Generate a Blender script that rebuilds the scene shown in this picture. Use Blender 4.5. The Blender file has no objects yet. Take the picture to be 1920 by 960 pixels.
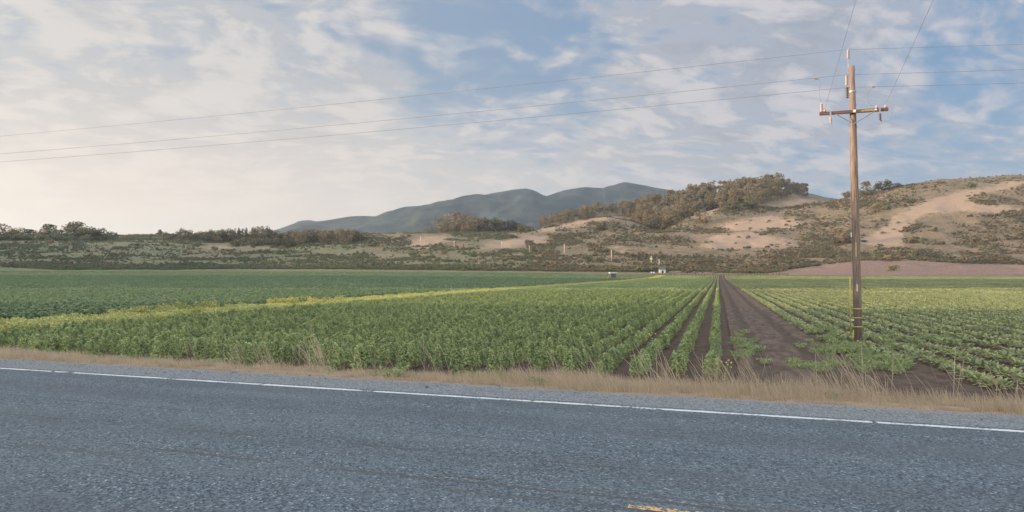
import bpy, math, random
import numpy as np
from mathutils import Vector

rng = np.random.default_rng(7)
random.seed(7)
R = math.radians
S = bpy.context.scene
COL = S.collection

# ------------------------------------------------------------------ camera, sky, sun, exposure
CAM_Z = 2.5                       # eye height above the field (the road stands 0.8 m above it)
F = 1280.0                        # focal length in pixels of the 1920 px wide photograph
PITCH = math.atan(34 / F)
cd = bpy.data.cameras.new('camera')
cd.sensor_width = 36; cd.lens = 24.0
cd.clip_start = 0.1; cd.clip_end = 60000
cam = bpy.data.objects.new('camera', cd); COL.objects.link(cam)
cam.location = (0, 0, CAM_Z); cam.rotation_euler = (R(90) + PITCH, 0, 0)
S.camera = cam

SUN_EL, SUN_AZ = R(7.5), R(92)    # azimuth measured to the left of the viewing direction
to_sun = Vector((-math.sin(SUN_AZ) * math.cos(SUN_EL), math.cos(SUN_AZ) * math.cos(SUN_EL), math.sin(SUN_EL)))
sl = bpy.data.lights.new('sun', 'SUN'); sl.energy = 5.0; sl.angle = R(0.6); sl.color = (1.0, 0.72, 0.44)
sun = bpy.data.objects.new('sun', sl); COL.objects.link(sun)
sun.rotation_euler = to_sun.to_track_quat('Z', 'Y').to_euler()
sun.location = (-60, 0, 60)

S.view_settings.view_transform = 'Standard'
S.view_settings.look = 'None'
S.view_settings.exposure = 0.9
S.view_settings.gamma = 1.0
S.view_settings.use_curve_mapping = False
S.cycles.use_denoising = True
S.cycles.max_bounces = 6
S.cycles.diffuse_bounces = 3
S.cycles.transmission_bounces = 3
S.cycles.transparent_max_bounces = 4
S.cycles.volume_bounces = 1


class NT:
    """Small wrapper for writing node trees."""
    def __init__(self, tree):
        self.t = tree; self.n = tree.nodes; self.l = tree.links
    def new(self, kind, **kw):
        nd = self.n.new(kind)
        for k, v in kw.items():
            setattr(nd, k, v)
        return nd
    def put(self, sock, v):
        if v is None:
            return
        if isinstance(v, bpy.types.NodeSocket):
            self.l.new(v, sock)
        else:
            if sock.type == 'RGBA' and not isinstance(v, (int, float)) and len(v) == 3:
                v = (*v, 1)
            sock.default_value = v
    def math(self, op, a, b=None, c=None, clamp=False):
        nd = self.new('ShaderNodeMath', operation=op, use_clamp=clamp)
        self.put(nd.inputs[0], a); self.put(nd.inputs[1], b); self.put(nd.inputs[2], c)
        return nd.outputs[0]
    def mix(self, f, a, b):
        nd = self.new('ShaderNodeMix', data_type='RGBA')
        self.put(nd.inputs[0], f); self.put(nd.inputs[6], a); self.put(nd.inputs[7], b)
        return nd.outputs[2]
    def noise(self, vec, scale, detail=4, rough=0.55, dist=0.0, out='Fac'):
        nd = self.new('ShaderNodeTexNoise')
        self.put(nd.inputs['Vector'], vec); self.put(nd.inputs['Scale'], scale)
        nd.inputs['Detail'].default_value = detail; nd.inputs['Roughness'].default_value = rough
        nd.inputs['Distortion'].default_value = dist
        return nd.outputs[out]
    def ramp(self, v, lo, hi, a=0.0, b=1.0, smooth=True):
        nd = self.new('ShaderNodeMapRange', interpolation_type='SMOOTHSTEP' if smooth else 'LINEAR')
        self.put(nd.inputs[0], v)
        for i, x in zip((1, 2, 3, 4), (lo, hi, a, b)):
            self.put(nd.inputs[i], x)
        return nd.outputs[0]
    def xyz(self, x, y, z):
        nd = self.new('ShaderNodeCombineXYZ')
        self.put(nd.inputs[0], x); self.put(nd.inputs[1], y); self.put(nd.inputs[2], z)
        return nd.outputs[0]
    def sep(self, v):
        nd = self.new('ShaderNodeSeparateXYZ'); self.put(nd.inputs[0], v)
        return nd.outputs
    def mapping(self, v, scale=(1, 1, 1), rot=(0, 0, 0), loc=(0, 0, 0)):
        nd = self.new('ShaderNodeMapping'); self.put(nd.inputs[0], v)
        nd.inputs['Scale'].default_value = scale; nd.inputs['Rotation'].default_value = rot
        nd.inputs['Location'].default_value = loc
        return nd.outputs[0]


def dirvec(px, py):
    """World direction through a pixel of the photograph."""
    a, b = (px - 960) / F, (480 - py) / F
    v = Vector((a, math.cos(PITCH) - b * math.sin(PITCH), math.sin(PITCH) + b * math.cos(PITCH)))
    return v.normalized()


world = bpy.data.worlds.new('World'); S.world = world; world.use_nodes = True
w = NT(world.node_tree); w.n.clear()
wo = w.new('ShaderNodeOutputWorld'); bg = w.new('ShaderNodeBackground')
SKY = 0.10
bg.inputs[1].default_value = SKY
w.l.new(bg.outputs[0], wo.inputs[0])
sky = w.new('ShaderNodeTexSky', sky_type='NISHITA')
sky.sun_disc = False; sky.sun_elevation = SUN_EL; sky.sun_rotation = -SUN_AZ
sky.altitude = 50; sky.air_density = 1.0; sky.dust_density = 0.6; sky.ozone_density = 1.6
tc = w.new('ShaderNodeTexCoord')
gen = tc.outputs['Generated']
X, Y_, Z_ = w.sep(gen)
zc = w.math('ADD', w.math('MAXIMUM', Z_, 0.0), 0.24)
P = w.xyz(w.math('DIVIDE', X, zc), w.math('DIVIDE', Y_, zc), 0.0)      # the cloud deck as a flat sheet overhead
Pr = w.mapping(w.mapping(P, rot=(0, 0, R(-20))), scale=(0.92, 1.12, 1.0))
warp = w.noise(Pr, 1.6, 3, 0.5, 0.0, 'Color')
wv = w.new('ShaderNodeVectorMath', operation='MULTIPLY_ADD'); w.put(wv.inputs[0], warp); wv.inputs[1].default_value = (.35, .35, 0); w.put(wv.inputs[2], Pr)
Pw = wv.outputs[0]
n_big = w.noise(w.mapping(Pw, loc=(3.1, 1.7, 0)), 1.0, 3, 0.5)
n_mid = w.noise(Pw, 6.2, 2.5, 0.5, 0.0)
n_fine = w.noise(w.mapping(Pw, scale=(.9, 1.1, 1), loc=(4.2, .6, 0)), 15.0, 3, 0.55, 0.0)
n_lit = w.noise(w.mapping(Pw, loc=(7.7, 2.9, 0)), 4.4, 5, 0.6, 0.2)
def blob(px, py, width):
    d = dirvec(px, py)
    nd = w.new('ShaderNodeVectorMath', operation='DOT_PRODUCT')
    w.put(nd.inputs[0], gen); nd.inputs[1].default_value = d
    return w.ramp(nd.outputs['Value'], math.cos(width), 1.0)
dens = w.math('ADD', w.math('MULTIPLY', n_mid, 0.56), w.math('MULTIPLY', n_fine, 0.36))
dens = w.math('ADD', dens, w.math('MULTIPLY', n_big, 0.27))
for (px, py, wd, k) in ((985, 50, 0.23, -0.17), (1925, 110, 0.17, -0.09), (1700, 250, 0.15, -0.03), (200, 45, 0.20, -0.08), (640, 170, .26, -.06), (420, 90, .2, -.05), (1330, 200, .15, -.03),
                        (0, 330, 0.5, 0.14), (500, 300, 0.34, 0.09), (1300, 60, 0.20, 0.09), (1120, 280, 0.26, 0.07), (1560, 130, .16, .06), (1880, 250, .10, .05)):
    dens = w.math('ADD', dens, w.math('MULTIPLY', blob(px, py, wd), k))
cover = w.ramp(dens, 0.42, 0.70)
dsun = w.new('ShaderNodeVectorMath', operation='DOT_PRODUCT')
w.put(dsun.inputs[0], gen); dsun.inputs[1].default_value = (-0.93, 0.36, 0.05)
toward = w.ramp(dsun.outputs['Value'], -0.35, 0.9)
k = 1.0 / SKY
def c(r, g, b, s=1.0): return (r * k * s, g * k * s, b * k * s, 1)
lit = w.mix(toward, c(.335, .322, .340), c(.385, .362, .345))
shade = w.mix(toward, c(.18, .20, .245), c(.275, .275, .285))
body = w.math('ADD', w.math('MULTIPLY', n_lit, 0.55), w.math('ADD', w.math('MULTIPLY', n_fine, 0.20), w.math('MULTIPLY', n_mid, 0.25)))
lit_f = w.ramp(body, 0.44, 0.57)
edge = w.ramp(dens, 0.56, 0.72, 1.0, 0.0)                                  # thin rims of the clouds catch the light
lit_f = w.math('MAXIMUM', lit_f, w.math('MULTIPLY', edge, 0.55))
cloud = w.mix(lit_f, shade, lit)
clear = w.mix(0.80, sky.outputs[0], w.mix(toward, c(.092, .168, .285), c(.18, .222, .285)))
skycol = w.mix(w.math('MULTIPLY', cover, 0.92), clear, cloud)
low = w.ramp(Z_, 0.02, 0.30, 1.0, 0.0)                                     # milky air low down, warmest under the sun
skycol = w.mix(w.math('MULTIPLY', low, w.ramp(toward, 0.0, 1.0, 0.30, 0.92)), skycol, w.mix(toward, c(.29, .30, .315), c(.53, .45, .385)))
over = w.ramp(Z_, 0.42, 0.85)                                            # unseen cloud overhead, brightened to add fill light
skycol = w.mix(w.math('MULTIPLY', over, 0.9), skycol, c(.92, .93, .98))
back = w.ramp(Y_, 0.1, -0.5)                                             # unseen sky behind the viewer, also brightened as added fill
skycol = w.mix(w.math('MULTIPLY', back, w.ramp(Z_, 0.0, 0.3, 0.2, 0.9)), skycol, c(.86, .86, .90))
w.put(bg.inputs[0], skycol)

# ------------------------------------------------------------------ helpers
def tag(o, label=None, cat=None, group=None, kind=None):
    if label: o['label'] = label
    if cat: o['category'] = cat
    if group: o['group'] = group
    if kind: o['kind'] = kind
    return o

def np_mesh(name, verts, faces, mats=(), mat_idx=None, tint=None, smooth=False, zones=None):
    verts = np.asarray(verts, np.float32)
    faces = np.asarray(faces, np.int32)
    me = bpy.data.meshes.new(name)
    nf, k = faces.shape
    me.vertices.add(len(verts)); me.vertices.foreach_set('co', verts.ravel())
    me.loops.add(nf * k); me.loops.foreach_set('vertex_index', faces.ravel())
    me.polygons.add(nf)
    me.polygons.foreach_set('loop_start', np.arange(0, nf * k, k, dtype=np.int32))
    if mat_idx is not None:
        me.polygons.foreach_set('material_index', np.asarray(mat_idx, np.int32))
    me.polygons.foreach_set('use_smooth', np.full(nf, smooth, bool))
    for m in mats: me.materials.append(m)
    if tint is not None:
        a = me.attributes.new('tint', 'FLOAT', 'FACE'); a.data.foreach_set('value', np.asarray(tint, np.float32))
    if zones is not None:
        for nm, arr in zones.items():
            a = me.attributes.new(nm, 'FLOAT', 'POINT'); a.data.foreach_set('value', np.asarray(arr, np.float32))
    me.update(calc_edges=True); me.validate()
    return me

def link(name, me, parent=None, loc=None, rz=0):
    o = bpy.data.objects.new(name, me); COL.objects.link(o)
    if parent: o.parent = parent
    if loc is not None: o.location = loc
    if rz: o.rotation_euler = (0, 0, rz)
    return o

def empty(name, loc, rz=0, scale=1):
    o = bpy.data.objects.new(name, None); COL.objects.link(o)
    o.location = loc; o.rotation_euler = (0, 0, rz); o.scale = (scale,) * 3
    o.empty_display_size = 0.5
    return o

class MB:
    """Collects boxes, tubes and lathes into one mesh."""
    def __init__(self): self.v = []; self.f = []
    def add(self, vs, fs):
        b = len(self.v); self.v += [tuple(p) for p in vs]; self.f += [tuple(i + b for i in q) for q in fs]
    def box(self, cx, cy, cz, sx, sy, sz, taper=1.0):
        hx, hy, hz = sx / 2, sy / 2, sz / 2
        vs = []
        for z, t in ((-hz, 1.0), (hz, taper)):
            vs += [(cx - hx * t, cy - hy * t, cz + z), (cx + hx * t, cy - hy * t, cz + z), (cx + hx * t, cy + hy * t, cz + z), (cx - hx * t, cy + hy * t, cz + z)]
        self.add(vs, [(3, 2, 1, 0), (4, 5, 6, 7), (0, 1, 5, 4), (1, 2, 6, 5), (2, 3, 7, 6), (3, 0, 4, 7)])
        return self
    def tube(self, pts, rad, seg=8, cap=True):
        pts = [Vector(p) for p in pts]
        rad = rad if hasattr(rad, '__len__') else [rad] * len(pts)
        vs = []; prev = None
        for i, p in enumerate(pts):
            d = (pts[min(i + 1, len(pts) - 1)] - pts[max(i - 1, 0)]).normalized()
            a = d.orthogonal().normalized() if prev is None else (prev - d * prev.dot(d)).normalized()
            prev = a; b = d.cross(a)
            for j in range(seg):
                t = 2 * math.pi * j / seg
                vs.append(p + (a * math.cos(t) + b * math.sin(t)) * rad[i])
        fs = []
        for i in range(len(pts) - 1):
            for j in range(seg):
                j2 = (j + 1) % seg
                fs.append((i * seg + j, i * seg + j2, (i + 1) * seg + j2, (i + 1) * seg + j))
        if cap:
            fs.append(tuple(reversed(range(seg)))); fs.append(tuple(range((len(pts) - 1) * seg, len(pts) * seg)))
        self.add(vs, fs); return self
    def lathe(self, cx, cy, prof, seg=14):
        return self.tube([(cx, cy, z) for r, z in prof], [r for r, z in prof], seg)
    def build(self, name, mat, parent=None, smooth=False, loc=None, rz=0, bevel=0):
        me = bpy.data.meshes.new(name); me.from_pydata(self.v, [], self.f); me.materials.append(mat); me.update()
        if smooth:
            me.polygons.foreach_set('use_smooth', [len(p.vertices) == 4 for p in me.polygons])
        o = link(name, me, parent, loc, rz)
        if bevel:
            b = o.modifiers.new('bevel', 'BEVEL'); b.width = bevel; b.segments = 2
        return o

def rot_frames(n):
    """n random unit direction pairs (normal, tangent)."""
    a = rng.normal(size=(n, 3)); a /= np.linalg.norm(a, axis=1, keepdims=True)
    b = rng.normal(size=(n, 3)); b -= a * (a * b).sum(1, keepdims=True); b /= np.linalg.norm(b, axis=1, keepdims=True)
    return a, b

def unit(a): return a / np.maximum(np.linalg.norm(a, axis=1, keepdims=True), 1e-6)

def leaves(centers, normals, size, aspect=0.55, jitter=0.7, up_tan=0.0):
    """Folded leaf blades (4 corners, two triangles each) around the given normals."""
    n = len(centers)
    N = unit(normals + rng.normal(size=(n, 3)) * jitter)
    T = rng.normal(size=(n, 3)); T[:, 2] += up_tan
    T = unit(T - N * (T * N).sum(1, keepdims=True)); B = np.cross(N, T)
    s = (size * rng.uniform(0.65, 1.3, n))[:, None]
    c0 = centers - T * s * 0.5; c1 = centers + T * s * 0.5
    fold = N * s * 0.12
    m0 = centers - B * s * aspect * 0.5 + fold; m1 = centers + B * s * aspect * 0.5 + fold
    v = np.stack([c0, m0, c1, m1], 1).reshape(-1, 3)
    i = np.arange(n)[:, None] * 4
    f = np.concatenate([i + np.array([[0, 2, 1]]), i + np.array([[0, 3, 2]])], 0)
    t = rng.uniform(0, 1, n)
    return v, f, np.concatenate([t, t])

def pchip(xk, yk, x):
    """Monotone cubic interpolation; yk may carry extra trailing axes matching x."""
    h = np.diff(xk); d = np.diff(yk, axis=0) / h.reshape(-1, *([1] * (yk.ndim - 1)))
    m = np.zeros_like(yk)
    a, b = d[:-1], d[1:]
    with np.errstate(divide='ignore', invalid='ignore'):
        hm = 2 * a * b / (a + b)
    m[1:-1] = np.where(a * b > 0, hm, 0); m[0] = d[0]; m[-1] = d[-1]
    i = np.clip(np.searchsorted(xk, x) - 1, 0, len(xk) - 2)
    t = np.clip((x - xk[i]) / h[i], 0, 1)
    return i, t, h[i], m

def vnoise(x, y, seed=0):
    """Smooth value noise on a hashed lattice, 0..1."""
    xi = np.floor(x).astype(np.int64); yi = np.floor(y).astype(np.int64)
    fx = x - xi; fy = y - yi
    fx = fx * fx * (3 - 2 * fx); fy = fy * fy * (3 - 2 * fy)
    def h(a, b):
        v = (a * 374761393 + b * 668265263 + seed * 1442695041) & 0x7fffffff
        v = ((v ^ (v >> 13)) * 1274126177) & 0x7fffffff
        return ((v ^ (v >> 16)) & 0xffff) / 65535.0
    return (h(xi, yi) * (1 - fx) + h(xi + 1, yi) * fx) * (1 - fy) + (h(xi, yi + 1) * (1 - fx) + h(xi + 1, yi + 1) * fx) * fy

def fbm(x, y, seed=0, octv=4):
    s = 0; a = 0.5
    for i in range(octv):
        s = s + a * vnoise(x * 2 ** i, y * 2 ** i, seed + i * 17); a *= 0.5
    return s / (1 - 0.5 ** octv)

def sst(x, a, b):
    t = np.clip((x - a) / (b - a), 0, 1); return t * t * (3 - 2 * t)

# ------------------------------------------------------------------ the lie of the land
RD = np.array([-0.948, 0.3185]); RN = np.array([0.3185, 0.948])       # along the road, away from it
ROWD = np.array([0.289, 0.957]); ROWP = np.array([0.957, -0.289])     # along the crop rows, across them
ROAD_Z = 0.8

COLX = np.array([-700, -200, 0, 100, 200, 300, 400, 500, 600, 700, 800, 900, 1000, 1050, 1100, 1140, 1190, 1240, 1300, 1350, 1400, 1460, 1500, 1560, 1620, 1700, 1780, 1850, 1920, 2100, 2600], float)
def ring(*pairs):
    p = np.array(pairs, float); return np.interp(COLX, p[:, 0], p[:, 1])
RINGS = [  # depth in metres, ground line as it is seen in the photograph (pixel rows)
    (180, ring((-700, 531.8), (2600, 531.8))),
    (300, ring((-700, 517), (700, 518), (1000, 521), (1240, 524), (2600, 524))),
    (390, ring((-700, 509), (600, 509.5), (1000, 512), (1240, 516.5), (1480, 516), (1920, 514.5), (2600, 514))),
    (430, ring((-700, 503), (600, 505), (1000, 509), (1240, 511.5), (1400, 513), (1500, 511), (1620, 504), (1700, 503), (1920, 507), (2600, 507))),
    (490, ring((-700, 490), (0, 494), (600, 497), (1000, 499), (1240, 498), (1400, 503), (1500, 498), (1620, 489), (1700, 488), (1780, 492), (1920, 498), (2600, 496))),
    (560, ring((-700, 468), (0, 472), (200, 478), (400, 481), (600, 483), (800, 483), (1000, 479), (1240, 477), (1400, 479), (1560, 473), (1700, 466), (1920, 458), (2600, 450))),
    (640, ring((-700, 448), (0, 453), (200, 459), (400, 466), (600, 466), (800, 463), (1000, 460), (1240, 457), (1400, 447), (1460, 443), (1500, 444), (1560, 440), (1700, 416), (1850, 400), (1920, 396), (2600, 380))),
    (735, ring((-700, 443), (0, 446), (200, 446), (400, 455), (600, 455), (800, 446), (900, 447), (1000, 442), (1140, 437), (1300, 432), (1400, 418), (1460, 412), (1560, 394), (1700, 365), (1850, 346), (1920, 340), (2600, 320))),
    (800, ring((-700, 440), (0, 444), (200, 441), (240, 441), (400, 446), (600, 445), (800, 439), (900, 438), (1000, 432), (1050, 421), (1100, 411), (1140, 406), (1190, 416), (1240, 428), (1300, 404), (1350, 389), (1400, 386), (1460, 392), (1500, 387), (1560, 377), (1620, 363), (1700, 348), (1780, 337), (1850, 333.5), (1920, 331), (2600, 312))),
    (900, ring((-700, 445), (600, 441), (800, 438), (1000, 437), (1140, 428), (1240, 424), (1300, 408), (1400, 386), (1500, 382), (1560, 384), (1620, 388), (1700, 385), (1920, 372), (2600, 350))),
    (1060, ring((-700, 452), (600, 444), (800, 436), (900, 433), (1000, 431), (1050, 416), (1100, 403), (1140, 398), (1190, 396), (1240, 388), (1300, 373), (1350, 366), (1400, 359), (1460, 354), (1500, 362), (1560, 376), (1620, 392), (1700, 405), (2600, 400))),
    (1350, ring((-700, 460), (800, 450), (1240, 430), (1460, 410), (1600, 425), (2600, 430))),
    (2200, ring((-700, 478), (400, 474), (800, 452), (1200, 440), (1600, 440), (2600, 460))),
    (2900, ring((-700, 480), (400, 465), (560, 445), (760, 428), (900, 412), (1000, 396), (1100, 400), (1190, 388), (1300, 396), (1500, 408), (2600, 450))),
    (3600, ring((-700, 480), (300, 470), (480, 445), (510, 432), (560, 417), (600, 415.5), (660, 410), (700, 409), (760, 401.5), (785, 404), (860, 386), (900, 376), (950, 362), (985, 358), (1025, 370), (1060, 358), (1100, 353.5), (1130, 357), (1172, 342), (1200, 346), (1268, 357), (1350, 362), (1450, 356), (1520, 362), (1560, 372), (1620, 390), (1900, 430), (2600, 460))),
    (4600, ring((-700, 490), (900, 440), (1170, 410), (1500, 430), (2600, 480))),
    (9500, ring((-700, 506), (2600, 506))),
]
# finer columns for the mountain skyline
FX = np.unique(np.concatenate([COLX, np.array([480, 510, 560, 660, 760, 785, 860, 950, 985, 1025, 1060, 1130, 1172, 1200, 1268, 1520])]))
MTN = np.array([(-700, 480), (300, 470), (480, 445), (510, 432), (535, 422), (560, 417), (600, 415.5), (660, 410), (700, 409), (735, 406), (760, 401.5), (785, 404), (820, 396), (860, 386), (875, 382), (900, 376), (925, 371), (950, 363), (985, 358), (1010, 363), (1025, 370), (1060, 359), (1100, 353.5), (1130, 357), (1150, 349), (1172, 342), (1200, 346), (1268, 357), (1350, 362), (1450, 356), (1520, 362), (1560, 372), (1620, 390), (1900, 430), (2600, 460)], float)
RY = np.array([r[0] for r in RINGS], float)
RU = (FX - 960) / F
RT = np.array([np.interp(FX, COLX, r[1]) for r in RINGS])
RT[[i for i, r in enumerate(RINGS) if r[0] == 3600][0]] = np.interp(FX, MTN[:, 0], MTN[:, 1])
RZ = CAM_Z + RY[:, None] * (514 - RT) / F                              # heights in metres
RZ[0] = 0.0

def table_z(u, Y):
    """Height of the far land at depth Y and bearing u = x / Y."""
    shp = u.shape; u = u.ravel(); Y = Y.ravel()
    j = np.clip(np.searchsorted(RU, u) - 1, 0, len(RU) - 2)
    f = np.clip((u - RU[j]) / (RU[j + 1] - RU[j]), 0, 1); f = f * 0.5 + (f * f * (3 - 2 * f)) * 0.5
    cols = RZ[:, j] * (1 - f) + RZ[:, j + 1] * f                       # (rings, points)
    h = np.diff(RY); d = np.diff(cols, axis=0) / h[:, None]
    a, b = d[:-1], d[1:]
    s = a + b
    m = np.zeros_like(cols)
    m[1:-1] = np.where(a * b > 0, 2 * a * b / np.where(np.abs(s) < 1e-9, 1, s), 0)
    i = np.clip(np.searchsorted(RY, Y) - 1, 0, len(RY) - 2)
    t = np.clip((Y - RY[i]) / h[i], 0, 1); k = np.arange(len(u))
    y0, y1, m0, m1, hh = cols[i, k], cols[i + 1, k], m[i, k], m[i + 1, k], h[i]
    z = (2 * t**3 - 3 * t**2 + 1) * y0 + (t**3 - 2 * t**2 + t) * hh * m0 + (-2 * t**3 + 3 * t**2) * y1 + (t**3 - t**2) * hh * m1
    return z.reshape(shp)

def sig(x): return 1 / (1 + np.exp(-np.clip(x, -40, 40)))

def shade_bluff(x, y, cx, half, y0, y1, h, wx=30.0, wy=4.0):
    return h * sig((half - np.abs(x - cx)) / wx * 3) * sig((y - y0) / wy) * sig((y1 - y) / wy)

def terrain(x, y):
    x = np.asarray(x, float); y = np.asarray(y, float)
    r = np.hypot(x, y)
    az = np.abs(np.arctan2(x, y))
    u = np.clip(x / np.maximum(y, 1e-3), -1.29, 1.28)
    Yd = np.where(y > 0, y, 0)
    zt = np.where(Yd > 180, table_z(u, np.maximum(Yd, 180)), 0.0)
    zo = 45 * sst(r, 900, 2200) * fbm(x / 700, y / 700, 5) + 8 * sst(r, 500, 900)
    wgt = sst(az, R(47), R(58))
    z = zt * (1 - wgt) + zo * wgt
    amp = 1.4 * sst(r, 430, 520) + 2.6 * sst(r, 560, 800) + 95 * sst(r, 2000, 2800) * (.05 + .95 * sst(np.abs(y - 3600), 60, 420))
    amp = amp * (1 - 0.55 * sst(r, 780, 830) * (1 - sst(r, 1500, 2200)))
    z = z + amp * (fbm(x / 55 * (1 - sst(r, 1500, 2200) * 0.86), y / 55 * (1 - sst(r, 1500, 2200) * 0.86), 11) - 0.5) * 2
    z = z + 1.3 * sst(r, 440, 560) * (1 - sst(r, 1000, 1200)) * (np.abs(fbm(x / 34, y / 34, 91, 3) - .5) * 4 - .5)
    # unseen bluffs added at left to shade the road, near rows and field bands
    z = z + shade_bluff(x, y, -190, 26, -260, 43, 32.5, 20, 2.0)
    z = z + shade_bluff(x, y, -345, 45, 92, 285, 76, 22, 3.0)
    z = z + shade_bluff(x, y, -700, 60, 330, 620, 70, 30, 14)
    # the road on its low bank
    n = x * RN[0] + y * RN[1]
    bank = ROAD_Z * np.where(n > 3.5, 1 - sst(n, 10.0, 14.6), sst(n, -8.5, -4.2))
    z = np.where(r < 500, np.maximum(z, bank - 0.03), z)
    # low soil mounds in the fields
    z = z + np.where(bank < 0.02, 0.05 * (vnoise(x / 0.9, y / 0.9, 3) - 0.5) * (r < 120), 0)
    return z

def ground_px(px, py, y0=20.0, y1=5000.0):
    """First point of the land met by the ray through a pixel."""
    u = (px - 960) / F
    Ys = np.concatenate([np.arange(y0, 400, 1.0), np.arange(400, 1300, 1.0), np.arange(1300, y1, 10.0)])
    z = terrain(u * Ys, Ys)
    row = 514 - (z - CAM_Z) / Ys * F
    k = np.argmax(row <= py + 1e-6)
    if row[k] > py: k = len(Ys) - 1 if py < 300 else int(np.argmin(np.where(Ys > 500, row, 9e9)))
    return float(u * Ys[k]), float(Ys[k]), float(z[k])

def inpoly(px, py, poly):
    poly = np.array(poly, float); ins = np.zeros(px.shape, bool)
    j = len(poly) - 1
    for i in range(len(poly)):
        xi, yi = poly[i]; xj, yj = poly[j]
        cnd = ((yi > py) != (yj > py)) & (px < (xj - xi) * (py - yi) / (yj - yi + 1e-12) + xi)
        ins ^= cnd; j = i
    return ins

PALE = [  # bare dry-grass patches of the hills, as outlines on the slope
    [(1600, 455), (1650, 428), (1690, 398), (1750, 373), (1830, 352), (1925, 332), (1925, 346), (1850, 366), (1805, 378), (1860, 384), (1925, 390), (1925, 398), (1830, 396), (1740, 400), (1705, 412), (1692, 440), (1700, 466), (1640, 458)],
    [(1305, 467), (1330, 441), (1400, 434), (1470, 446), (1500, 462), (1400, 467)],
    [(1335, 427), (1395, 409), (1460, 404), (1510, 418), (1480, 432), (1400, 433)],
    [(985, 434), (1040, 420), (1100, 408), (1142, 403), (1188, 411), (1120, 416), (1060, 428), (1020, 437)],
    [(880, 465), (930, 452), (985, 438), (1040, 446), (1030, 457), (950, 466)],
    [(1285, 404), (1325, 387), (1365, 384), (1340, 396), (1310, 410)],
    [(760, 457), (800, 442), (850, 440), (850, 448), (800, 465), (770, 466)],
    [(1125, 467), (1180, 459), (1200, 465), (1150, 471)],
    [(960, 479), (1015, 474), (1015, 480), (970, 483)],
    [(640, 437), (690, 434), (700, 440), (650, 444)],
    [(560, 477), (700, 475), (850, 478), (850, 481), (700, 480), (560, 480)],
    [(690, 484), (740, 482), (770, 488), (720, 492)],
    [(790, 497), (860, 494), (890, 498), (820, 502)],
    [(1040, 470), (1090, 468), (1090, 472), (1040, 474)],
    [(360, 459), (520, 462), (540, 468), (370, 466)],
    [(1440, 384), (1500, 372), (1560, 378), (1490, 386)],
]
def zone_masks(x, y, z):
    Yd = np.maximum(y, 1.0)
    px = 960 + x / Yd * F; py = 514 - (z - CAM_Z) / Yd * F
    wob = 10 * (fbm(x / 18, y / 18, 41, 3) - 0.5); wob2 = 26 * (fbm(x / 22, y / 22, 43, 3) - 0.5)
    pale = np.zeros(x.shape)
    front = (y > 410) & (y < 1000)
    for poly in PALE:
        acc = np.zeros(x.shape)
        for (jx, jy) in ((0, 0), (12, 0), (-12, 0), (0, 4), (0, -4), (26, 3), (-26, -3), (12, -8), (-12, 8)):
            acc += inpoly(px + wob2 + jx, py + wob + jy, poly)
        pale = np.maximum(pale, acc / 9 * front)
    field = ((y < 392) & (np.hypot(x, y) < 420)).astype(float)
    plough = ((y >= 386) & (y < 505) & (px > 1440 + wob2) & (py > np.interp(px, [1440, 1500, 1600, 1690, 1760, 2000], [513, 503, 490, 487, 492, 500]) + wob * 0.25)).astype(float)
    headland = ((y >= 380) & (y < 430) & (px < 1470)).astype(float) * 0.6
    return pale, field, plough, headland, px, py

# ------------------------------------------------------------------ materials
def material(name):
    m = bpy.data.materials.new(name); m.use_nodes = True
    t = NT(m.node_tree); bs = t.n['Principled BSDF']
    return m, t, bs

def plain(name, col, rough=0.7, metal=0.0, var=0.25, scale=8.0, streak=None, bump=0.0):
    m, t, bs = material(name)
    co = t.new('ShaderNodeTexCoord').outputs['Object']
    if streak: co = t.mapping(co, scale=streak)
    n = t.noise(co, scale, 5, 0.6)
    a = tuple(x * (1 - var) for x in col); b = tuple(min(1, x * (1 + var)) for x in col)
    t.put(bs.inputs['Base Color'], t.mix(t.ramp(n, 0.3, 0.7), a, b))
    bs.inputs['Roughness'].default_value = rough; bs.inputs['Metallic'].default_value = metal
    if bump:
        bp = t.new('ShaderNodeBump'); bp.inputs['Strength'].default_value = bump; bp.inputs['Distance'].default_value = 0.02
        t.put(bp.inputs['Height'], n); t.l.new(bp.outputs[0], bs.inputs['Normal'])
    return m

def leaf_mat(name, dark, light, transl=0.3, rough=0.55):
    m = bpy.data.materials.new(name); m.use_nodes = True
    t = NT(m.node_tree); t.n.clear()
    out = t.new('ShaderNodeOutputMaterial')
    at = t.new('ShaderNodeAttribute', attribute_name='tint'); oi = t.new('ShaderNodeObjectInfo')
    f = t.math('ADD', t.math('MULTIPLY', at.outputs['Fac'], 0.55), t.math('MULTIPLY', oi.outputs['Random'], 0.45))
    col = t.mix(f, dark, light)
    d = t.new('ShaderNodeBsdfPrincipled'); t.put(d.inputs['Base Color'], col); d.inputs['Roughness'].default_value = rough
    d.inputs['Specular IOR Level'].default_value = 0.25
    tr = t.new('ShaderNodeBsdfTranslucent'); t.put(tr.inputs[0], col)
    mx = t.new('ShaderNodeMixShader'); mx.inputs[0].default_value = transl
    t.l.new(d.outputs[0], mx.inputs[1]); t.l.new(tr.outputs[0], mx.inputs[2]); t.l.new(mx.outputs[0], out.inputs[0])
    return m

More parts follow.
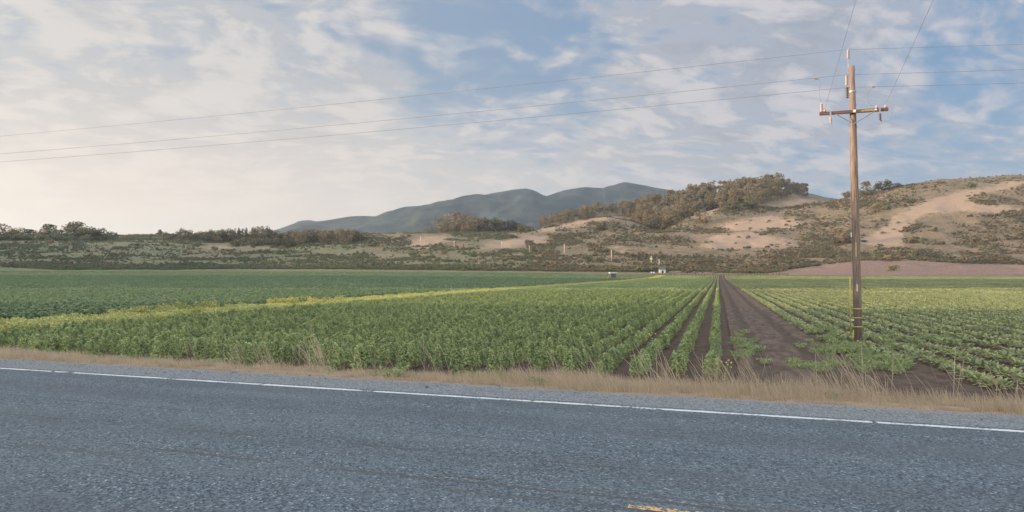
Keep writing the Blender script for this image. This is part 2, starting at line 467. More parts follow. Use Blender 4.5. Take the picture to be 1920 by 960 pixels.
M = {}
M['bush'] = leaf_mat('bush_crop_leaf', (.155, .225, .11), (.46, .53, .225), 0.18)
M['broad'] = leaf_mat('broad_crop_leaf', (.12, .18, .105), (.47, .49, .22), 0.34, 0.45)
M['brassica'] = leaf_mat('bluish_crop_leaf', (.12, .195, .11), (.25, .32, .17), 0.25)
M['mustard'] = leaf_mat('wild_mustard_leaf', (.22, .29, .10), (.60, .55, .20), 0.35)
M['ygrass'] = leaf_mat('yellow_green_grass', (.34, .39, .14), (.62, .60, .25), 0.3)
M['weed'] = leaf_mat('weed_leaf', (.19, .26, .11), (.40, .46, .22), 0.35)
M['straw'] = leaf_mat('dry_grass_blade', (.37, .30, .205), (.63, .53, .385), 0.25, 0.8)
M['scrub'] = leaf_mat('hill_scrub_leaf', (.115, .105, .068), (.28, .215, .14), 0.3)
M['scrub_g'] = leaf_mat('green_scrub_leaf', (.095, .125, .078), (.205, .225, .13), 0.3)
M['euc'] = leaf_mat('eucalyptus_leaf', (.115, .105, .068), (.30, .245, .155), 0.3)
M['cypress'] = leaf_mat('dark_tree_leaf', (.065, .072, .048), (.18, .165, .095), 0.15)
M['dryleaf'] = leaf_mat('dry_bush_leaf', (.17, .15, .085), (.32, .27, .15), 0.25)
M['bark'] = plain('tree_bark', (.20, .155, .115), 0.9, scale=4)
M['stem'] = plain('crop_stem', (.16, .19, .07), 0.7)

# ground
gm, t, bs = material('land')
pos = t.new('ShaderNodeNewGeometry').outputs['Position']
def attr(nm): return t.new('ShaderNodeAttribute', attribute_name=nm).outputs['Fac']
n1 = t.noise(pos, 0.09, 5, 0.6); n2 = t.noise(pos, 0.55, 4, 0.6); n3 = t.noise(pos, 3.0, 5, 0.65)
dry = t.mix(t.ramp(n2, .40, .60), (.245, .175, .125), (.15, .12, .08))
dry = t.mix(t.math('MULTIPLY', t.ramp(n1, .45, .62), .7), dry, (.115, .105, .068))
dry = t.mix(t.math('MULTIPLY', t.ramp(n3, .5, .68), .75), dry, (.105, .105, .06))
pal = t.mix(t.ramp(n2, .3, .7), (.29, .21, .155), (.385, .285, .212))
lf = t.math('ADD', t.math('MULTIPLY', attr('pale'), 1.15), t.math('MULTIPLY', t.math('SUBTRACT', t.noise(pos, .22, 6, .65), 0.5), 1.9))
col = t.mix(t.math('MULTIPLY', t.ramp(lf, .36, .86), .80), dry, pal)
col = t.mix(t.math('MULTIPLY', attr('green'), .8), col, t.mix(t.ramp(t.noise(pos, .3, 6, .7), .38, .62), (.10, .125, .075), (.17, .175, .105)))
plo = t.mix(t.ramp(n2, .3, .7), (.16, .11, .09), (.245, .175, .14))
col = t.mix(attr('plough'), col, plo)
soil = t.mix(t.ramp(n3, .3, .7), (.062, .046, .036), (.115, .088, .070))
col = t.mix(attr('field'), col, soil)
ver = t.mix(t.ramp(n3, .3, .7), (.20, .15, .105), (.31, .235, .165))
col = t.mix(attr('verge'), col, ver)
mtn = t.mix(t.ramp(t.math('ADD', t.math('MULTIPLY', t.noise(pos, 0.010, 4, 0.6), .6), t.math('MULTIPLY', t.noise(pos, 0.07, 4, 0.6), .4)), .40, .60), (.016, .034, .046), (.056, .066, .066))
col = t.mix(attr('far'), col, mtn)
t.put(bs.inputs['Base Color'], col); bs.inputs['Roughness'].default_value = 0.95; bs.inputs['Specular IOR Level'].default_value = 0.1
bp = t.new('ShaderNodeBump'); bp.inputs['Strength'].default_value = 0.6; bp.inputs['Distance'].default_value = 0.08
t.put(bp.inputs['Height'], n3); t.l.new(bp.outputs[0], bs.inputs['Normal'])

# road
rm, t, bs = material('chip_seal_asphalt')
pos = t.new('ShaderNodeNewGeometry').outputs['Position']
along = t.new('ShaderNodeVectorMath', operation='DOT_PRODUCT'); t.put(along.inputs[0], pos); along.inputs[1].default_value = (RD[0], RD[1], 0)
acr = t.new('ShaderNodeVectorMath', operation='DOT_PRODUCT'); t.put(acr.inputs[0], pos); acr.inputs[1].default_value = (RN[0], RN[1], 0)
a_, n_ = along.outputs['Value'], acr.outputs['Value']
rv = t.xyz(a_, n_, 0)
vor = t.new('ShaderNodeTexVoronoi'); t.put(vor.inputs['Vector'], rv); vor.inputs['Scale'].default_value = 58
g1 = t.sep(vor.outputs['Color'])[0]
g2 = t.noise(rv, 22, 5, 0.75); g3 = t.noise(t.mapping(rv, scale=(.35, 1.6, 1)), 1.1, 4, 0.6)
stone = t.math('ADD', t.math('MULTIPLY', g1, 0.72), t.math('MULTIPLY', g2, 0.42))
base = t.mix(t.ramp(stone, .20, .90), (.026, .042, .056), (.128, .165, .19))
base = t.mix(t.ramp(stone, .88, .97), base, (.36, .42, .45))
base = t.mix(t.math('MULTIPLY', t.ramp(g3, .35, .7), .30), base, (.13, .155, .175))
for n0_, w0_, k_, c_ in ((7.55, .55, .38, (.055, .068, .080)), (5.95, .5, .30, (.06, .07, .08)), (3.6, .6, .35, (.055, .066, .078)), (8.45, .25, .35, (.05, .062, .074))):
    d_ = t.math('ABSOLUTE', t.math('SUBTRACT', t.math('ADD', n_, t.math('MULTIPLY', t.noise(t.mapping(rv, scale=(.25, .25, 1)), 1.0, 3), .5)), n0_ + .25))
    base = t.mix(t.math('MULTIPLY', t.math('MULTIPLY', t.ramp(d_, w0_ * .3, w0_, 1, 0), t.ramp(t.noise(rv, 1.4, 4, .65), .3, .6, .3, 1)), k_), base, c_)
sh = t.ramp(t.math('ADD', n_, t.math('MULTIPLY', t.math('SUBTRACT', t.noise(rv, 1.7, 3), .5), .10)), 8.90, 8.97)
shcol = t.mix(t.ramp(stone, .2, .95), (.09, .105, .115), (.25, .275, .285))
base = t.mix(t.math('MULTIPLY', sh, .85), base, shcol)
dust = t.ramp(t.math('ADD', n_, t.math('MULTIPLY', t.math('SUBTRACT', t.noise(rv, 2.3, 4), .5), .5)), 9.55, 9.85)
base = t.mix(t.math('MULTIPLY', dust, .7), base, (.26, .21, .16))
wig = t.math('MULTIPLY', t.math('SUBTRACT', t.noise(rv, .9, 5, .65), .5), .16)
def crack(n0, width, slope, strength, gate_scale, gate_lo, col_):
    global base
    d = t.math('ABSOLUTE', t.math('SUBTRACT', t.math('ADD', t.math('ADD', n_, wig), t.math('MULTIPLY', a_, slope)), n0))
    line = t.ramp(d, width * .5, width * 1.4, 1, 0)
    gate = t.ramp(t.noise(t.xyz(a_, n0 * 7.0, 0), gate_scale, 3), gate_lo, gate_lo + .1)
    base = t.mix(t.math('MULTIPLY', t.math('MULTIPLY', line, gate), strength), base, col_)
crack(5.22, .030, 0, .6, .35, .36, (.062, .054, .052))
crack(5.34, .020, 0, .6, .5, .45, (.07, .06, .055))
crack(5.02, .05, .012, .45, .4, .48, (.07, .07, .07))
crack(6.05, .020, .01, .55, .6, .46, (.05, .05, .052))
crack(6.62, .022, -.03, .6, .3, .42, (.04, .075, .09))
crack(8.66, .012, 0, .7, .5, .40, (.06, .06, .06))
t.put(bs.inputs['Base Color'], base); bs.inputs['Roughness'].default_value = 0.82; bs.inputs['Specular IOR Level'].default_value = 0.3
bp = t.new('ShaderNodeBump'); bp.inputs['Strength'].default_value = 0.8; bp.inputs['Distance'].default_value = 0.008
t.put(bp.inputs['Height'], stone); t.l.new(bp.outputs[0], bs.inputs['Normal'])

def paint_mat(name, col, gate_lo, seg_scale, joints=False):
    m = bpy.data.materials.new(name); m.use_nodes = True
    t = NT(m.node_tree); bs = t.n['Principled BSDF']; out = t.n['Material Output']
    pos = t.new('ShaderNodeNewGeometry').outputs['Position']
    n = t.noise(pos, 26, 5, .7); big = t.noise(pos, seg_scale, 3, .6)
    t.put(bs.inputs['Base Color'], t.mix(t.ramp(n, .35, .65), tuple(x * .82 for x in col), col)); bs.inputs['Roughness'].default_value = .6
    at = t.new('ShaderNodeAttribute', attribute_name='edge').outputs['Fac']
    keep = t.math('ADD', t.math('ADD', t.math('MULTIPLY', n, .9), at), t.math('MULTIPLY', t.math('SUBTRACT', big, .5), .9))
    if joints:                                       # breaks where the paint crosses cracks in the seal
        al_ = t.new('ShaderNodeVectorMath', operation='DOT_PRODUCT'); t.put(al_.inputs[0], pos); al_.inputs[1].default_value = (RD[0], RD[1], 0)
        aw = t.math('ADD', t.math('MULTIPLY', al_.outputs['Value'], .47), t.math('MULTIPLY', t.noise(pos, .55, 2), 2.2))
        fr = t.math('ABSOLUTE', t.math('SUBTRACT', t.math('FRACT', aw), .5))
        keep = t.math('SUBTRACT', keep, t.math('MULTIPLY', t.ramp(t.math('ADD', fr, t.math('MULTIPLY', n, .05)), .02, .06, 1, 0), t.ramp(t.noise(pos, .9, 2), .46, .56, 0, .8)))
    tr = t.new('ShaderNodeBsdfTransparent'); mx = t.new('ShaderNodeMixShader')
    t.put(mx.inputs[0], t.ramp(keep, gate_lo, gate_lo + .08)); t.l.new(tr.outputs[0], mx.inputs[1]); t.l.new(bs.outputs[0], mx.inputs[2])
    t.l.new(mx.outputs[0], out.inputs[0])
    return m
M['white_paint'] = paint_mat('white_road_paint', (.58, .61, .62), .52, 1.6, True)
M['yellow_paint'] = paint_mat('worn_yellow_paint', (.50, .35, .17), .58, 2.2)

trm, t, bs = material('track_soil')
pos = t.new('ShaderNodeNewGeometry').outputs['Position']
ac = t.new('ShaderNodeVectorMath', operation='DOT_PRODUCT'); t.put(ac.inputs[0], pos); ac.inputs[1].default_value = (ROWP[0], ROWP[1], 0)
al = t.new('ShaderNodeVectorMath', operation='DOT_PRODUCT'); t.put(al.inputs[0], pos); al.inputs[1].default_value = (ROWD[0], ROWD[1], 0)
tv = t.xyz(ac.outputs['Value'], t.math('MULTIPLY', al.outputs['Value'], .22), 0)
nn = t.noise(tv, 3.2, 6, .65); nf = t.noise(pos, 9, 5, .7)
cc = t.mix(t.ramp(nn, .35, .65), (.080, .060, .047), (.140, .108, .086))
cc = t.mix(t.math('MULTIPLY', t.ramp(nf, .55, .75), .4), cc, (.175, .140, .115))
for s_ in (1.15, 2.6):
    d_ = t.math('ABSOLUTE', t.math('SUBTRACT', t.math('ADD', ac.outputs['Value'], t.math('MULTIPLY', t.noise(pos, .4, 3), .25)), s_ + .12))
    cc = t.mix(t.math('MULTIPLY', t.ramp(d_, .12, .34, 1, 0), .55), cc, (.060, .047, .040))
t.put(bs.inputs['Base Color'], cc); bs.inputs['Roughness'].default_value = .95; bs.inputs['Specular IOR Level'].default_value = .1
bp = t.new('ShaderNodeBump'); bp.inputs['Strength'].default_value = .7; bp.inputs['Distance'].default_value = .06
t.put(bp.inputs['Height'], t.math('ADD', nn, t.math('MULTIPLY', nf, .5))); t.l.new(bp.outputs[0], bs.inputs['Normal'])

# ------------------------------------------------------------------ ground sheet
az = np.concatenate([np.linspace(-R(180), -R(52), 90, endpoint=False), np.linspace(-R(52), -R(39), 40, endpoint=False), np.linspace(-R(39), R(39), 900, endpoint=False), np.linspace(R(39), R(52), 40, endpoint=False), np.linspace(R(52), R(180), 90, endpoint=False)])
rad = np.concatenate([np.geomspace(0.6, 40, 90), np.arange(41.5, 380, 3.0), np.arange(382, 1150, 3.4), np.geomspace(1155, 4800, 170), np.geomspace(5000, 9300, 14)])
A, RR = np.meshgrid(az, rad, indexing='xy')
gx, gy = RR * np.sin(A), RR * np.cos(A)
gz = terrain(gx, gy)
nr, na = gx.shape
verts = np.stack([gx.ravel(), gy.ravel(), gz.ravel()], 1)
ii, jj = np.meshgrid(np.arange(nr - 1), np.arange(na), indexing='ij'); j2 = (jj + 1) % na
quads = np.stack([ii * na + jj, ii * na + j2, (ii + 1) * na + j2, (ii + 1) * na + jj], -1).reshape(-1, 4)[:, ::-1]
cz = float(terrain(np.array([0.0]), np.array([0.01]))[0])
pale, field, plough, headl, gpx, gpy = zone_masks(verts[:, 0], verts[:, 1], verts[:, 2])
nn_ = verts[:, 0] * RN[0] + verts[:, 1] * RN[1]
rr_ = np.hypot(verts[:, 0], verts[:, 1])
verge = ((nn_ < 15.0 + 1.6 * (vnoise(verts[:, 0] / .7, verts[:, 1] / .7, 9) - .5)) & (nn_ > -14) & (rr_ < 320)).astype(float)
gl = fbm(verts[:, 0] / 60, verts[:, 1] / 60, 21)
green = np.clip(sst(gl, .42, .6) * .8 + .45 * (gpx < 700), 0, 1) * (rr_ > 410) * (1 - pale) * (1 - sst(gpx, 800, 1250)) * (1 - sst(verts[:, 1], 700, 860)) + headl * .4
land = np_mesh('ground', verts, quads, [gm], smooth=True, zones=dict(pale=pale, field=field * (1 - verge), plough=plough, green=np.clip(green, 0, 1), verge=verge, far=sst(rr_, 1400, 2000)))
ground = tag(link('ground', land), kind='structure')
# fill the small hole under the viewer
hb = MB(); hb.tube([(0, 0, cz - .035), (0, 0, cz - .03)], [1.2, 1.2], 24); o = hb.build('ground_patch', gm); tag(o, kind='structure')

def strip(name, n0, n1, z, mat, a0, a1, step=1.0, edge=False, kx=4):
    """A sheet laid along the road between two offsets from the viewer."""
    a = np.arange(a0, a1 + step, step); n = np.linspace(n0, n1, kx)
    AA, NN_ = np.meshgrid(a, n, indexing='ij')
    x = AA * RD[0] + NN_ * RN[0]; y = AA * RD[1] + NN_ * RN[1]
    v = np.stack([x.ravel(), y.ravel(), np.full(x.size, z)], 1)
    i, j = np.meshgrid(np.arange(len(a) - 1), np.arange(kx - 1), indexing='ij')
    q = np.stack([i * kx + j, i * kx + j + 1, (i + 1) * kx + j + 1, (i + 1) * kx + j], -1).reshape(-1, 4)[:, ::-1]
    zz = dict(edge=np.where((NN_ == n0) | (NN_ == n1), -.22, .22).ravel()) if edge else None
    return link(name, np_mesh(name, v, q, [mat], zones=zz))
tag(strip('road', -3.6, 9.82, ROAD_Z, rm, -190, 240, 2.0), kind='structure')
tag(strip('white_edge_line', 8.715, 8.85, ROAD_Z + .004, M['white_paint'], -60, 120, .5, True, 5), kind='structure')
tag(strip('yellow_centre_line', 4.98, 5.13, ROAD_Z + .004, M['yellow_paint'], -.3, .80, .05, True, 5), kind='structure')

def along_rows(name, s0, s1, t0, t1, mat, dz=.012):
    s = np.linspace(s0, s1, 26); tt = np.concatenate([np.arange(t0, 60, .22), np.arange(60, t1, .9)])
    SS, TT = np.meshgrid(s, tt, indexing='ij')
    x = SS * ROWP[0] + TT * ROWD[0]; y = SS * ROWP[1] + TT * ROWD[1]
    rut = -.03 * np.exp(-((SS - s0 - .75) / .22) ** 2) - .03 * np.exp(-((SS - s1 + .75) / .22) ** 2)
    z = np.maximum(terrain(x, y), 0) + dz + .055 + rut * 1.6 + .035 * (vnoise(x / .35, y / .35, 19) - .5)
    v = np.stack([x.ravel(), y.ravel(), z.ravel()], 1); k = len(tt)
    i, j = np.meshgrid(np.arange(len(s) - 1), np.arange(k - 1), indexing='ij')
    q = np.stack([i * k + j, (i + 1) * k + j, (i + 1) * k + j + 1, i * k + j + 1], -1).reshape(-1, 4)
    return link(name, np_mesh(name, v, q, [mat], smooth=True))
tag(along_rows('dirt_track', .45, 3.35, 15.5, 390, trm), kind='structure')

# ------------------------------------------------------------------ stuff scattered with geometry nodes
def proto_collection(name, meshes):
    cl = bpy.data.collections.new(name)
    for i, me in enumerate(meshes):
        o = bpy.data.objects.new('%s_%02d' % (name, i), me); cl.objects.link(o)
    return cl

def scatter(name, pts, rot, scl, coll, nvar, label, cat):
    pts = np.asarray(pts, np.float32); n = len(pts)
    me = bpy.data.meshes.new(name); me.vertices.add(n); me.vertices.foreach_set('co', pts.ravel())
    a = me.attributes.new('rot', 'FLOAT_VECTOR', 'POINT'); a.data.foreach_set('vector', np.asarray(rot, np.float32).ravel())
    scl = np.asarray(scl, np.float32)
    if scl.ndim == 1: scl = np.repeat(scl[:, None], 3, 1)
    a = me.attributes.new('scl', 'FLOAT_VECTOR', 'POINT'); a.data.foreach_set('vector', scl.ravel())
    a = me.attributes.new('var', 'INT', 'POINT'); a.data.foreach_set('value', rng.integers(0, nvar, n).astype(np.int32))
    me.update()
    o = link(name, me)
    g = bpy.data.node_groups.new(name, 'GeometryNodeTree')
    g.interface.new_socket('Geometry', in_out='INPUT', socket_type='NodeSocketGeometry')
    g.interface.new_socket('Geometry', in_out='OUTPUT', socket_type='NodeSocketGeometry')
    gi = g.nodes.new('NodeGroupInput'); go = g.nodes.new('NodeGroupOutput')
    ip = g.nodes.new('GeometryNodeInstanceOnPoints'); ci = g.nodes.new('GeometryNodeCollectionInfo')
    ci.inputs['Collection'].default_value = coll; ci.inputs['Separate Children'].default_value = True; ci.inputs['Reset Children'].default_value = True
    ip.inputs['Pick Instance'].default_value = True
    def at(nm, ty):
        nd = g.nodes.new('GeometryNodeInputNamedAttribute'); nd.data_type = ty; nd.inputs['Name'].default_value = nm
        return next(s for s in nd.outputs if s.name == 'Attribute' and s.enabled)
    g.links.new(gi.outputs[0], ip.inputs['Points']); g.links.new(ci.outputs[0], ip.inputs['Instance'])
    g.links.new(at('var', 'INT'), ip.inputs['Instance Index'])
    g.links.new(at('rot', 'FLOAT_VECTOR'), ip.inputs['Rotation']); g.links.new(at('scl', 'FLOAT_VECTOR'), ip.inputs['Scale'])
    g.links.new(ip.outputs[0], go.inputs[0])
    md = o.modifiers.new('scatter', 'NODES'); md.node_group = g
    return tag(o, label, cat, kind='stuff')

def rz_only(a):
    return np.stack([np.zeros_like(a), np.zeros_like(a), a], 1)

def in_view(x, y, m=0.9):
    return (y > 3) & (np.abs(x) < m * y + 1.5)

ROWANG = math.atan2(ROWD[1], ROWD[0]) - math.pi / 2    # local +y of a proto laid along the row

# --- tall bushy crop
def bush_plant(nleaf, size, h=.56, wd=.178):
    z = rng.beta(2.0, 1.5, nleaf); r = np.sqrt(rng.uniform(.15, 1, nleaf)) * wd * np.clip(1.25 - .75 * z, .3, 1.0) * np.clip(.45 + 1.6 * z, .4, 1)
    a = rng.uniform(0, 2 * np.pi, nleaf)
    lump = 1 + .25 * np.sin(3 * a + rng.uniform(0, 6)) + .15 * np.sin(5 * a + 2 * z)
    c_ = np.stack([r * lump * np.cos(a), r * lump * np.sin(a), .05 + z * h * (1 + .10 * np.sin(2 * a))], 1)
    nrm = np.stack([np.cos(a) * .8, np.sin(a) * .8, .35 + z], 1)
    v, f, tn = leaves(c_, nrm, size, .45, .28, .5)
    return v, f, tn
def sprigs(k, h):
    """A few upright shoots above the leaf mass."""
    vs, fs, ts = [], [], []; off = 0
    for _ in range(k):
        x, y = np.clip(rng.normal(0, .06, 2), -.08, .08); top = h * rng.uniform(.95, 1.15); n = 7
        zz = np.linspace(h * .36, top, n)
        cc_ = np.stack([x + rng.normal(0, .02, n), y + rng.normal(0, .02, n), zz], 1)
        v, f, tn = leaves(cc_, np.tile([[0, 0, .6]], (n, 1)), .065, .4, .9, .8)
        vs.append(v); fs.append(f + off); ts.append(tn); off += len(v)
    return np.concatenate(vs), np.concatenate(fs), np.concatenate(ts)
def merge(parts):
    vs, fs, ts = [], [], []; off = 0
    for v, f, tn in parts:
        vs.append(v); fs.append(f + off); ts.append(tn); off += len(v)
    return np.concatenate(vs), np.concatenate(fs), np.concatenate(ts)

bush_meshes = []
for i in range(5):
    v, f, tn = merge([bush_plant(460, .076), sprigs(4, .52)])
    bush_meshes.append(np_mesh('bush_plant_mesh', v, f, [M['bush']], tint=tn))
def row_patch(nrow, pitch, length, h, wd, per_m, size, mat, name, flat=.5):
    out = []
    for rI in range(nrow):
        n = int(length * per_m)
        yy = rng.uniform(-length / 2, length / 2, n)
        a = rng.uniform(0, np.pi, n); rad_ = wd * np.sqrt(rng.uniform(.3, 1, n))
        lump = 1 + .25 * np.sin(yy * 9 + rI * 2) * rng.uniform(.4, 1, n)
        c_ = np.stack([(rI - (nrow - 1) / 2) * pitch + np.cos(a) * rad_, yy, .05 + np.sin(a) ** .7 * (h - .05) * lump * (.5 + .5 * rad_ / wd)], 1)
        nr_ = np.stack([np.cos(a), rng.normal(0, .3, n), np.sin(a) * .8 + .3], 1)
        out.append(leaves(c_, nr_, size, .5, .3))
    v, f, tn = merge(out)
    return np_mesh(name, v, f, [mat], tint=tn)
bush_patches = [row_patch(4, .85, 6, .44, .17, 62, .125, M['bush'], 'bush_patch_mesh') for _ in range(4)]
COL_BUSH = proto_collection('bush_protos', bush_meshes)
COL_BUSHP = proto_collection('bush_patch_protos', bush_patches)

ORD = ['first', 'second', 'third', 'fourth', 'fifth', 'sixth', 'seventh', 'eighth', 'ninth', 'tenth', 'eleventh', 'twelfth', 'thirteenth', 'fourteenth', 'fifteenth', 'sixteenth', 'seventeenth', 'eighteenth', 'nineteenth', 'twentieth']
def row_pos(s, tt): return s * ROWP[0] + tt * ROWD[0], s * ROWP[1] + tt * ROWD[1]
P_near, P_patch = [], []
rows_l = [-.12 - .85 * k for k in range(32)]
for k, s in enumerate(rows_l):
    rowh = .76
    t0 = 16.1 + .45 * math.sin(k * 1.7) + .04 * max(0, 12 - k) - (.05 * min(k, 25))
    tt = t0
    while tt < 92:
        x, y = row_pos(s + rng.normal(0, .035), tt)
        if in_view(x, y): P_near.append((k, x, y, tt - t0, rowh * (1 + .48 * max(0, 1 - (tt - t0) / 1.6) * min(1, k / 4))))
        tt += .46 * rng.uniform(.75, 1.25)
P_near.sort(key=lambda q: q[2])
zz = terrain(np.array([q[1] for q in P_near]), np.array([q[2] for q in P_near]))
N_IND = 260
for i, (k, x, y, d, rowh) in enumerate(P_near[:N_IND]):
    o = link('bushy_crop_plant', bush_meshes[i % 5], None, (x, y, float(zz[i]) - .02), rng.uniform(0, 6.28))
    sc = rng.uniform(.85, 1.15); o.scale = (sc * (.6 + .4 * rowh), sc * (.6 + .4 * rowh), sc * rowh * rng.uniform(.92, 1.12))
    rowtxt = ('%s tall row left of the dirt track' % ORD[k]) if k < 20 else 'beyond the twentieth tall row from the track'
    tag(o, ('bushy plant ending the ' if d < .35 else 'bushy plant near the road, ') * (k < 20) + ('' if k < 20 else 'bushy plant ')  + rowtxt, 'crop plant', 'bushy crop plants nearest the road')
rest = P_near[N_IND:]
px_ = np.array([q[1] for q in rest]); py_ = np.array([q[2] for q in rest])
sc = rng.uniform(.80, 1.16, len(rest))
scatter('bushy_crop', np.stack([px_, py_, zz[N_IND:] - .02], 1), rz_only(rng.uniform(0, 6.28, len(rest))), np.stack([sc, sc, sc * np.array([q[4] for q in rest]) * rng.uniform(.9, 1.1, len(rest))], 1), COL_BUSH, 5, 'tall bushy green crop rows left of the dirt track, behind the front plants', 'crop')
pp = []
for s in np.arange(-.12 - 1.275, -26, -3.4):
    for tt in np.arange(95, 395, 6.0):
        x, y = row_pos(s, tt)
        if in_view(x, y): pp.append((x, y))
pp = np.array(pp); z = terrain(pp[:, 0], pp[:, 1])
scatter('distant_bushy_crop', np.stack([pp[:, 0], pp[:, 1], z], 1), rz_only(ROWANG + np.pi * rng.integers(0, 2, len(pp))), rng.uniform(.95, 1.05, len(pp)), COL_BUSHP, 4, 'far part of the tall green crop rows running to the hills', 'crop')

# --- low broad-leaved crop on the right
def broad_plant(n, size):
    parts = []
    for _ in range(n):
        a = rng.uniform(0, 6.28); tilt = rng.uniform(.15, 1.1); L = size * rng.uniform(.7, 1.25); wd = L * rng.uniform(.55, .75)
        base = np.array([math.cos(a) * .05, math.sin(a) * .05, .03]); d = np.array([math.cos(a) * math.cos(tilt), math.sin(a) * math.cos(tilt), math.sin(tilt)])
        side = np.array([-math.sin(a), math.cos(a), 0]); up = np.cross(d, side) * -1
        st = base + d * L * .8
        droop = np.array([0, 0, -.22 * L])
        cup = .10 * L
        pts = [st, st + d * L * .35 - side * wd * .45 + up * cup, st + d * L * .35 + side * wd * .45 + up * cup, st + d * L * .75 - side * wd * .38 + up * cup + droop * .4, st + d * L * .75 + side * wd * .38 + up * cup + droop * .4, st + d * L * 1.05 + droop, st + d * L * .55]
        fa = [(0, 2, 6), (0, 6, 1), (1, 6, 3), (2, 4, 6), (3, 6, 5), (6, 4, 5)]
        parts.append((np.array(pts), np.array(fa), np.full(6, rng.uniform())))
    return merge(parts)
broad_meshes = []
for i in range(5):
    v, f, tn = broad_plant(30, .105); broad_meshes.append(np_mesh('broad_plant_mesh', v, f, [M['broad']], tint=tn))
broad_patches = [row_patch(4, 1.0, 6, .30, .33, 24, .20, M['broad'], 'broad_patch_mesh') for _ in range(4)]
COL_BROAD = proto_collection('broad_protos', broad_meshes)
COL_BROADP = proto_collection('broad_patch_protos', broad_patches)
Q = []
for k in range(90):
    s = 3.75 + 1.0 * k
    t0 = (31.0 if k == 0 else 21.0 if k == 1 else 17.2 if k == 2 else 15.2 + .35 * math.sin(k * 2.1))
    tt = t0
    while tt < 95:
        x, y = row_pos(s + rng.normal(0, .045), tt)
        bare = (abs((s - 7.3) / 2.2) ** 2 + abs((tt - 26.2 + .25 * (s - 7)) / 1.1) ** 2 < 1) or (s < 5.4 and 24 < tt < 29 and rng.uniform() < .6)
        if in_view(x, y) and not (bare and rng.uniform() < .88) and math.hypot(x - 12.3, y - 24.4) > .6: Q.append((k, x, y, tt))
        tt += .27 * rng.uniform(.7, 1.3)
Q.sort(key=lambda q: q[2])
zq = terrain(np.array([q[1] for q in Q]), np.array([q[2] for q in Q]))
NB = 290
for i, (k, x, y, tt) in enumerate(Q[:NB]):
    o = link('leafy_crop_plant', broad_meshes[i % 5], None, (x, y, float(zq[i]) - .01), rng.uniform(0, 6.28))
    s_ = rng.uniform(1.05, 1.5); o.scale = (s_, s_, s_)
    tag(o, 'low broad-leaved plant near the road, %s row right of the dirt track' % (ORD[k] if k < 20 else 'outermost'), 'crop plant', 'low leafy crop plants nearest the road')
rest = Q[NB:]
scatter('leafy_crop', np.stack([[q[1] for q in rest], [q[2] for q in rest], zq[NB:] - .01], 1), rz_only(rng.uniform(0, 6.28, len(rest))), rng.uniform(.98, 1.4, len(rest)), COL_BROAD, 5, 'low broad-leaved crop rows right of the dirt track, behind the front plants', 'crop')
pp = []
for s in np.arange(3.75 + 1.5, 330, 4.0):
    for tt in np.arange(98, 400, 6.0):
        x, y = row_pos(s, tt)
        if in_view(x, y) and 0 < y < 378: pp.append((x, y))
pp = np.array(pp); z = terrain(pp[:, 0], pp[:, 1])
scatter('distant_leafy_crop', np.stack([pp[:, 0], pp[:, 1], z], 1), rz_only(ROWANG + np.pi * rng.integers(0, 2, len(pp))), rng.uniform(.95, 1.1, len(pp)), COL_BROADP, 4, 'far part of the low leafy crop reaching to the brown slope on the right', 'crop')

# --- bluish field on the left beyond the yellow strip
blue_patches = [row_patch(4, .9, 6, .46, .46, 22, .27, M['brassica'], 'bluish_patch_mesh') for _ in range(4)]
blue_near = []
for i in range(4):
    v, f, tn = bush_plant(150, .17, .48, .36); blue_near.append(np_mesh('bluish_plant_mesh', v, f, [M['brassica']], tint=tn))
COL_BLUEP = proto_collection('bluish_patch_protos', blue_patches); COL_BLUE = proto_collection('bluish_protos', blue_near)
pp, pn = [], []
for s in np.arange(-34.6, -420, -3.6):
    for tt in np.arange(20, 470, 6.0):
        x, y = row_pos(s, tt)
        if not in_view(x, y, .86) or y > 384 or y < 30 or (abs(x / y - .1477) < .022 and 235 < y < 305): continue
        if y < 85:
            for q in range(-2, 2):
                for v_ in np.arange(0, 6, .5):
                    pn.append(row_pos(s + (q + .5) * .9 + rng.normal(0, .05), tt + v_ + rng.normal(0, .08)))
        else: pp.append((x, y))
pp = np.array(pp); z = terrain(pp[:, 0], pp[:, 1])
scatter('distant_bluish_crop', np.stack([pp[:, 0], pp[:, 1], z], 1), rz_only(ROWANG + np.pi * rng.integers(0, 2, len(pp))), rng.uniform(.95, 1.05, len(pp)), COL_BLUEP, 4, 'wide flat blue-green crop field on the left, beyond the yellow strip', 'crop')
pn = np.array(pn); z = terrain(pn[:, 0], pn[:, 1])
scatter('bluish_crop', np.stack([pn[:, 0], pn[:, 1], z], 1), rz_only(rng.uniform(0, 6.28, len(pn))), rng.uniform(.9, 1.15, len(pn)), COL_BLUE, 4, 'near edge of the blue-green field along the yellow weeds on the left', 'crop')

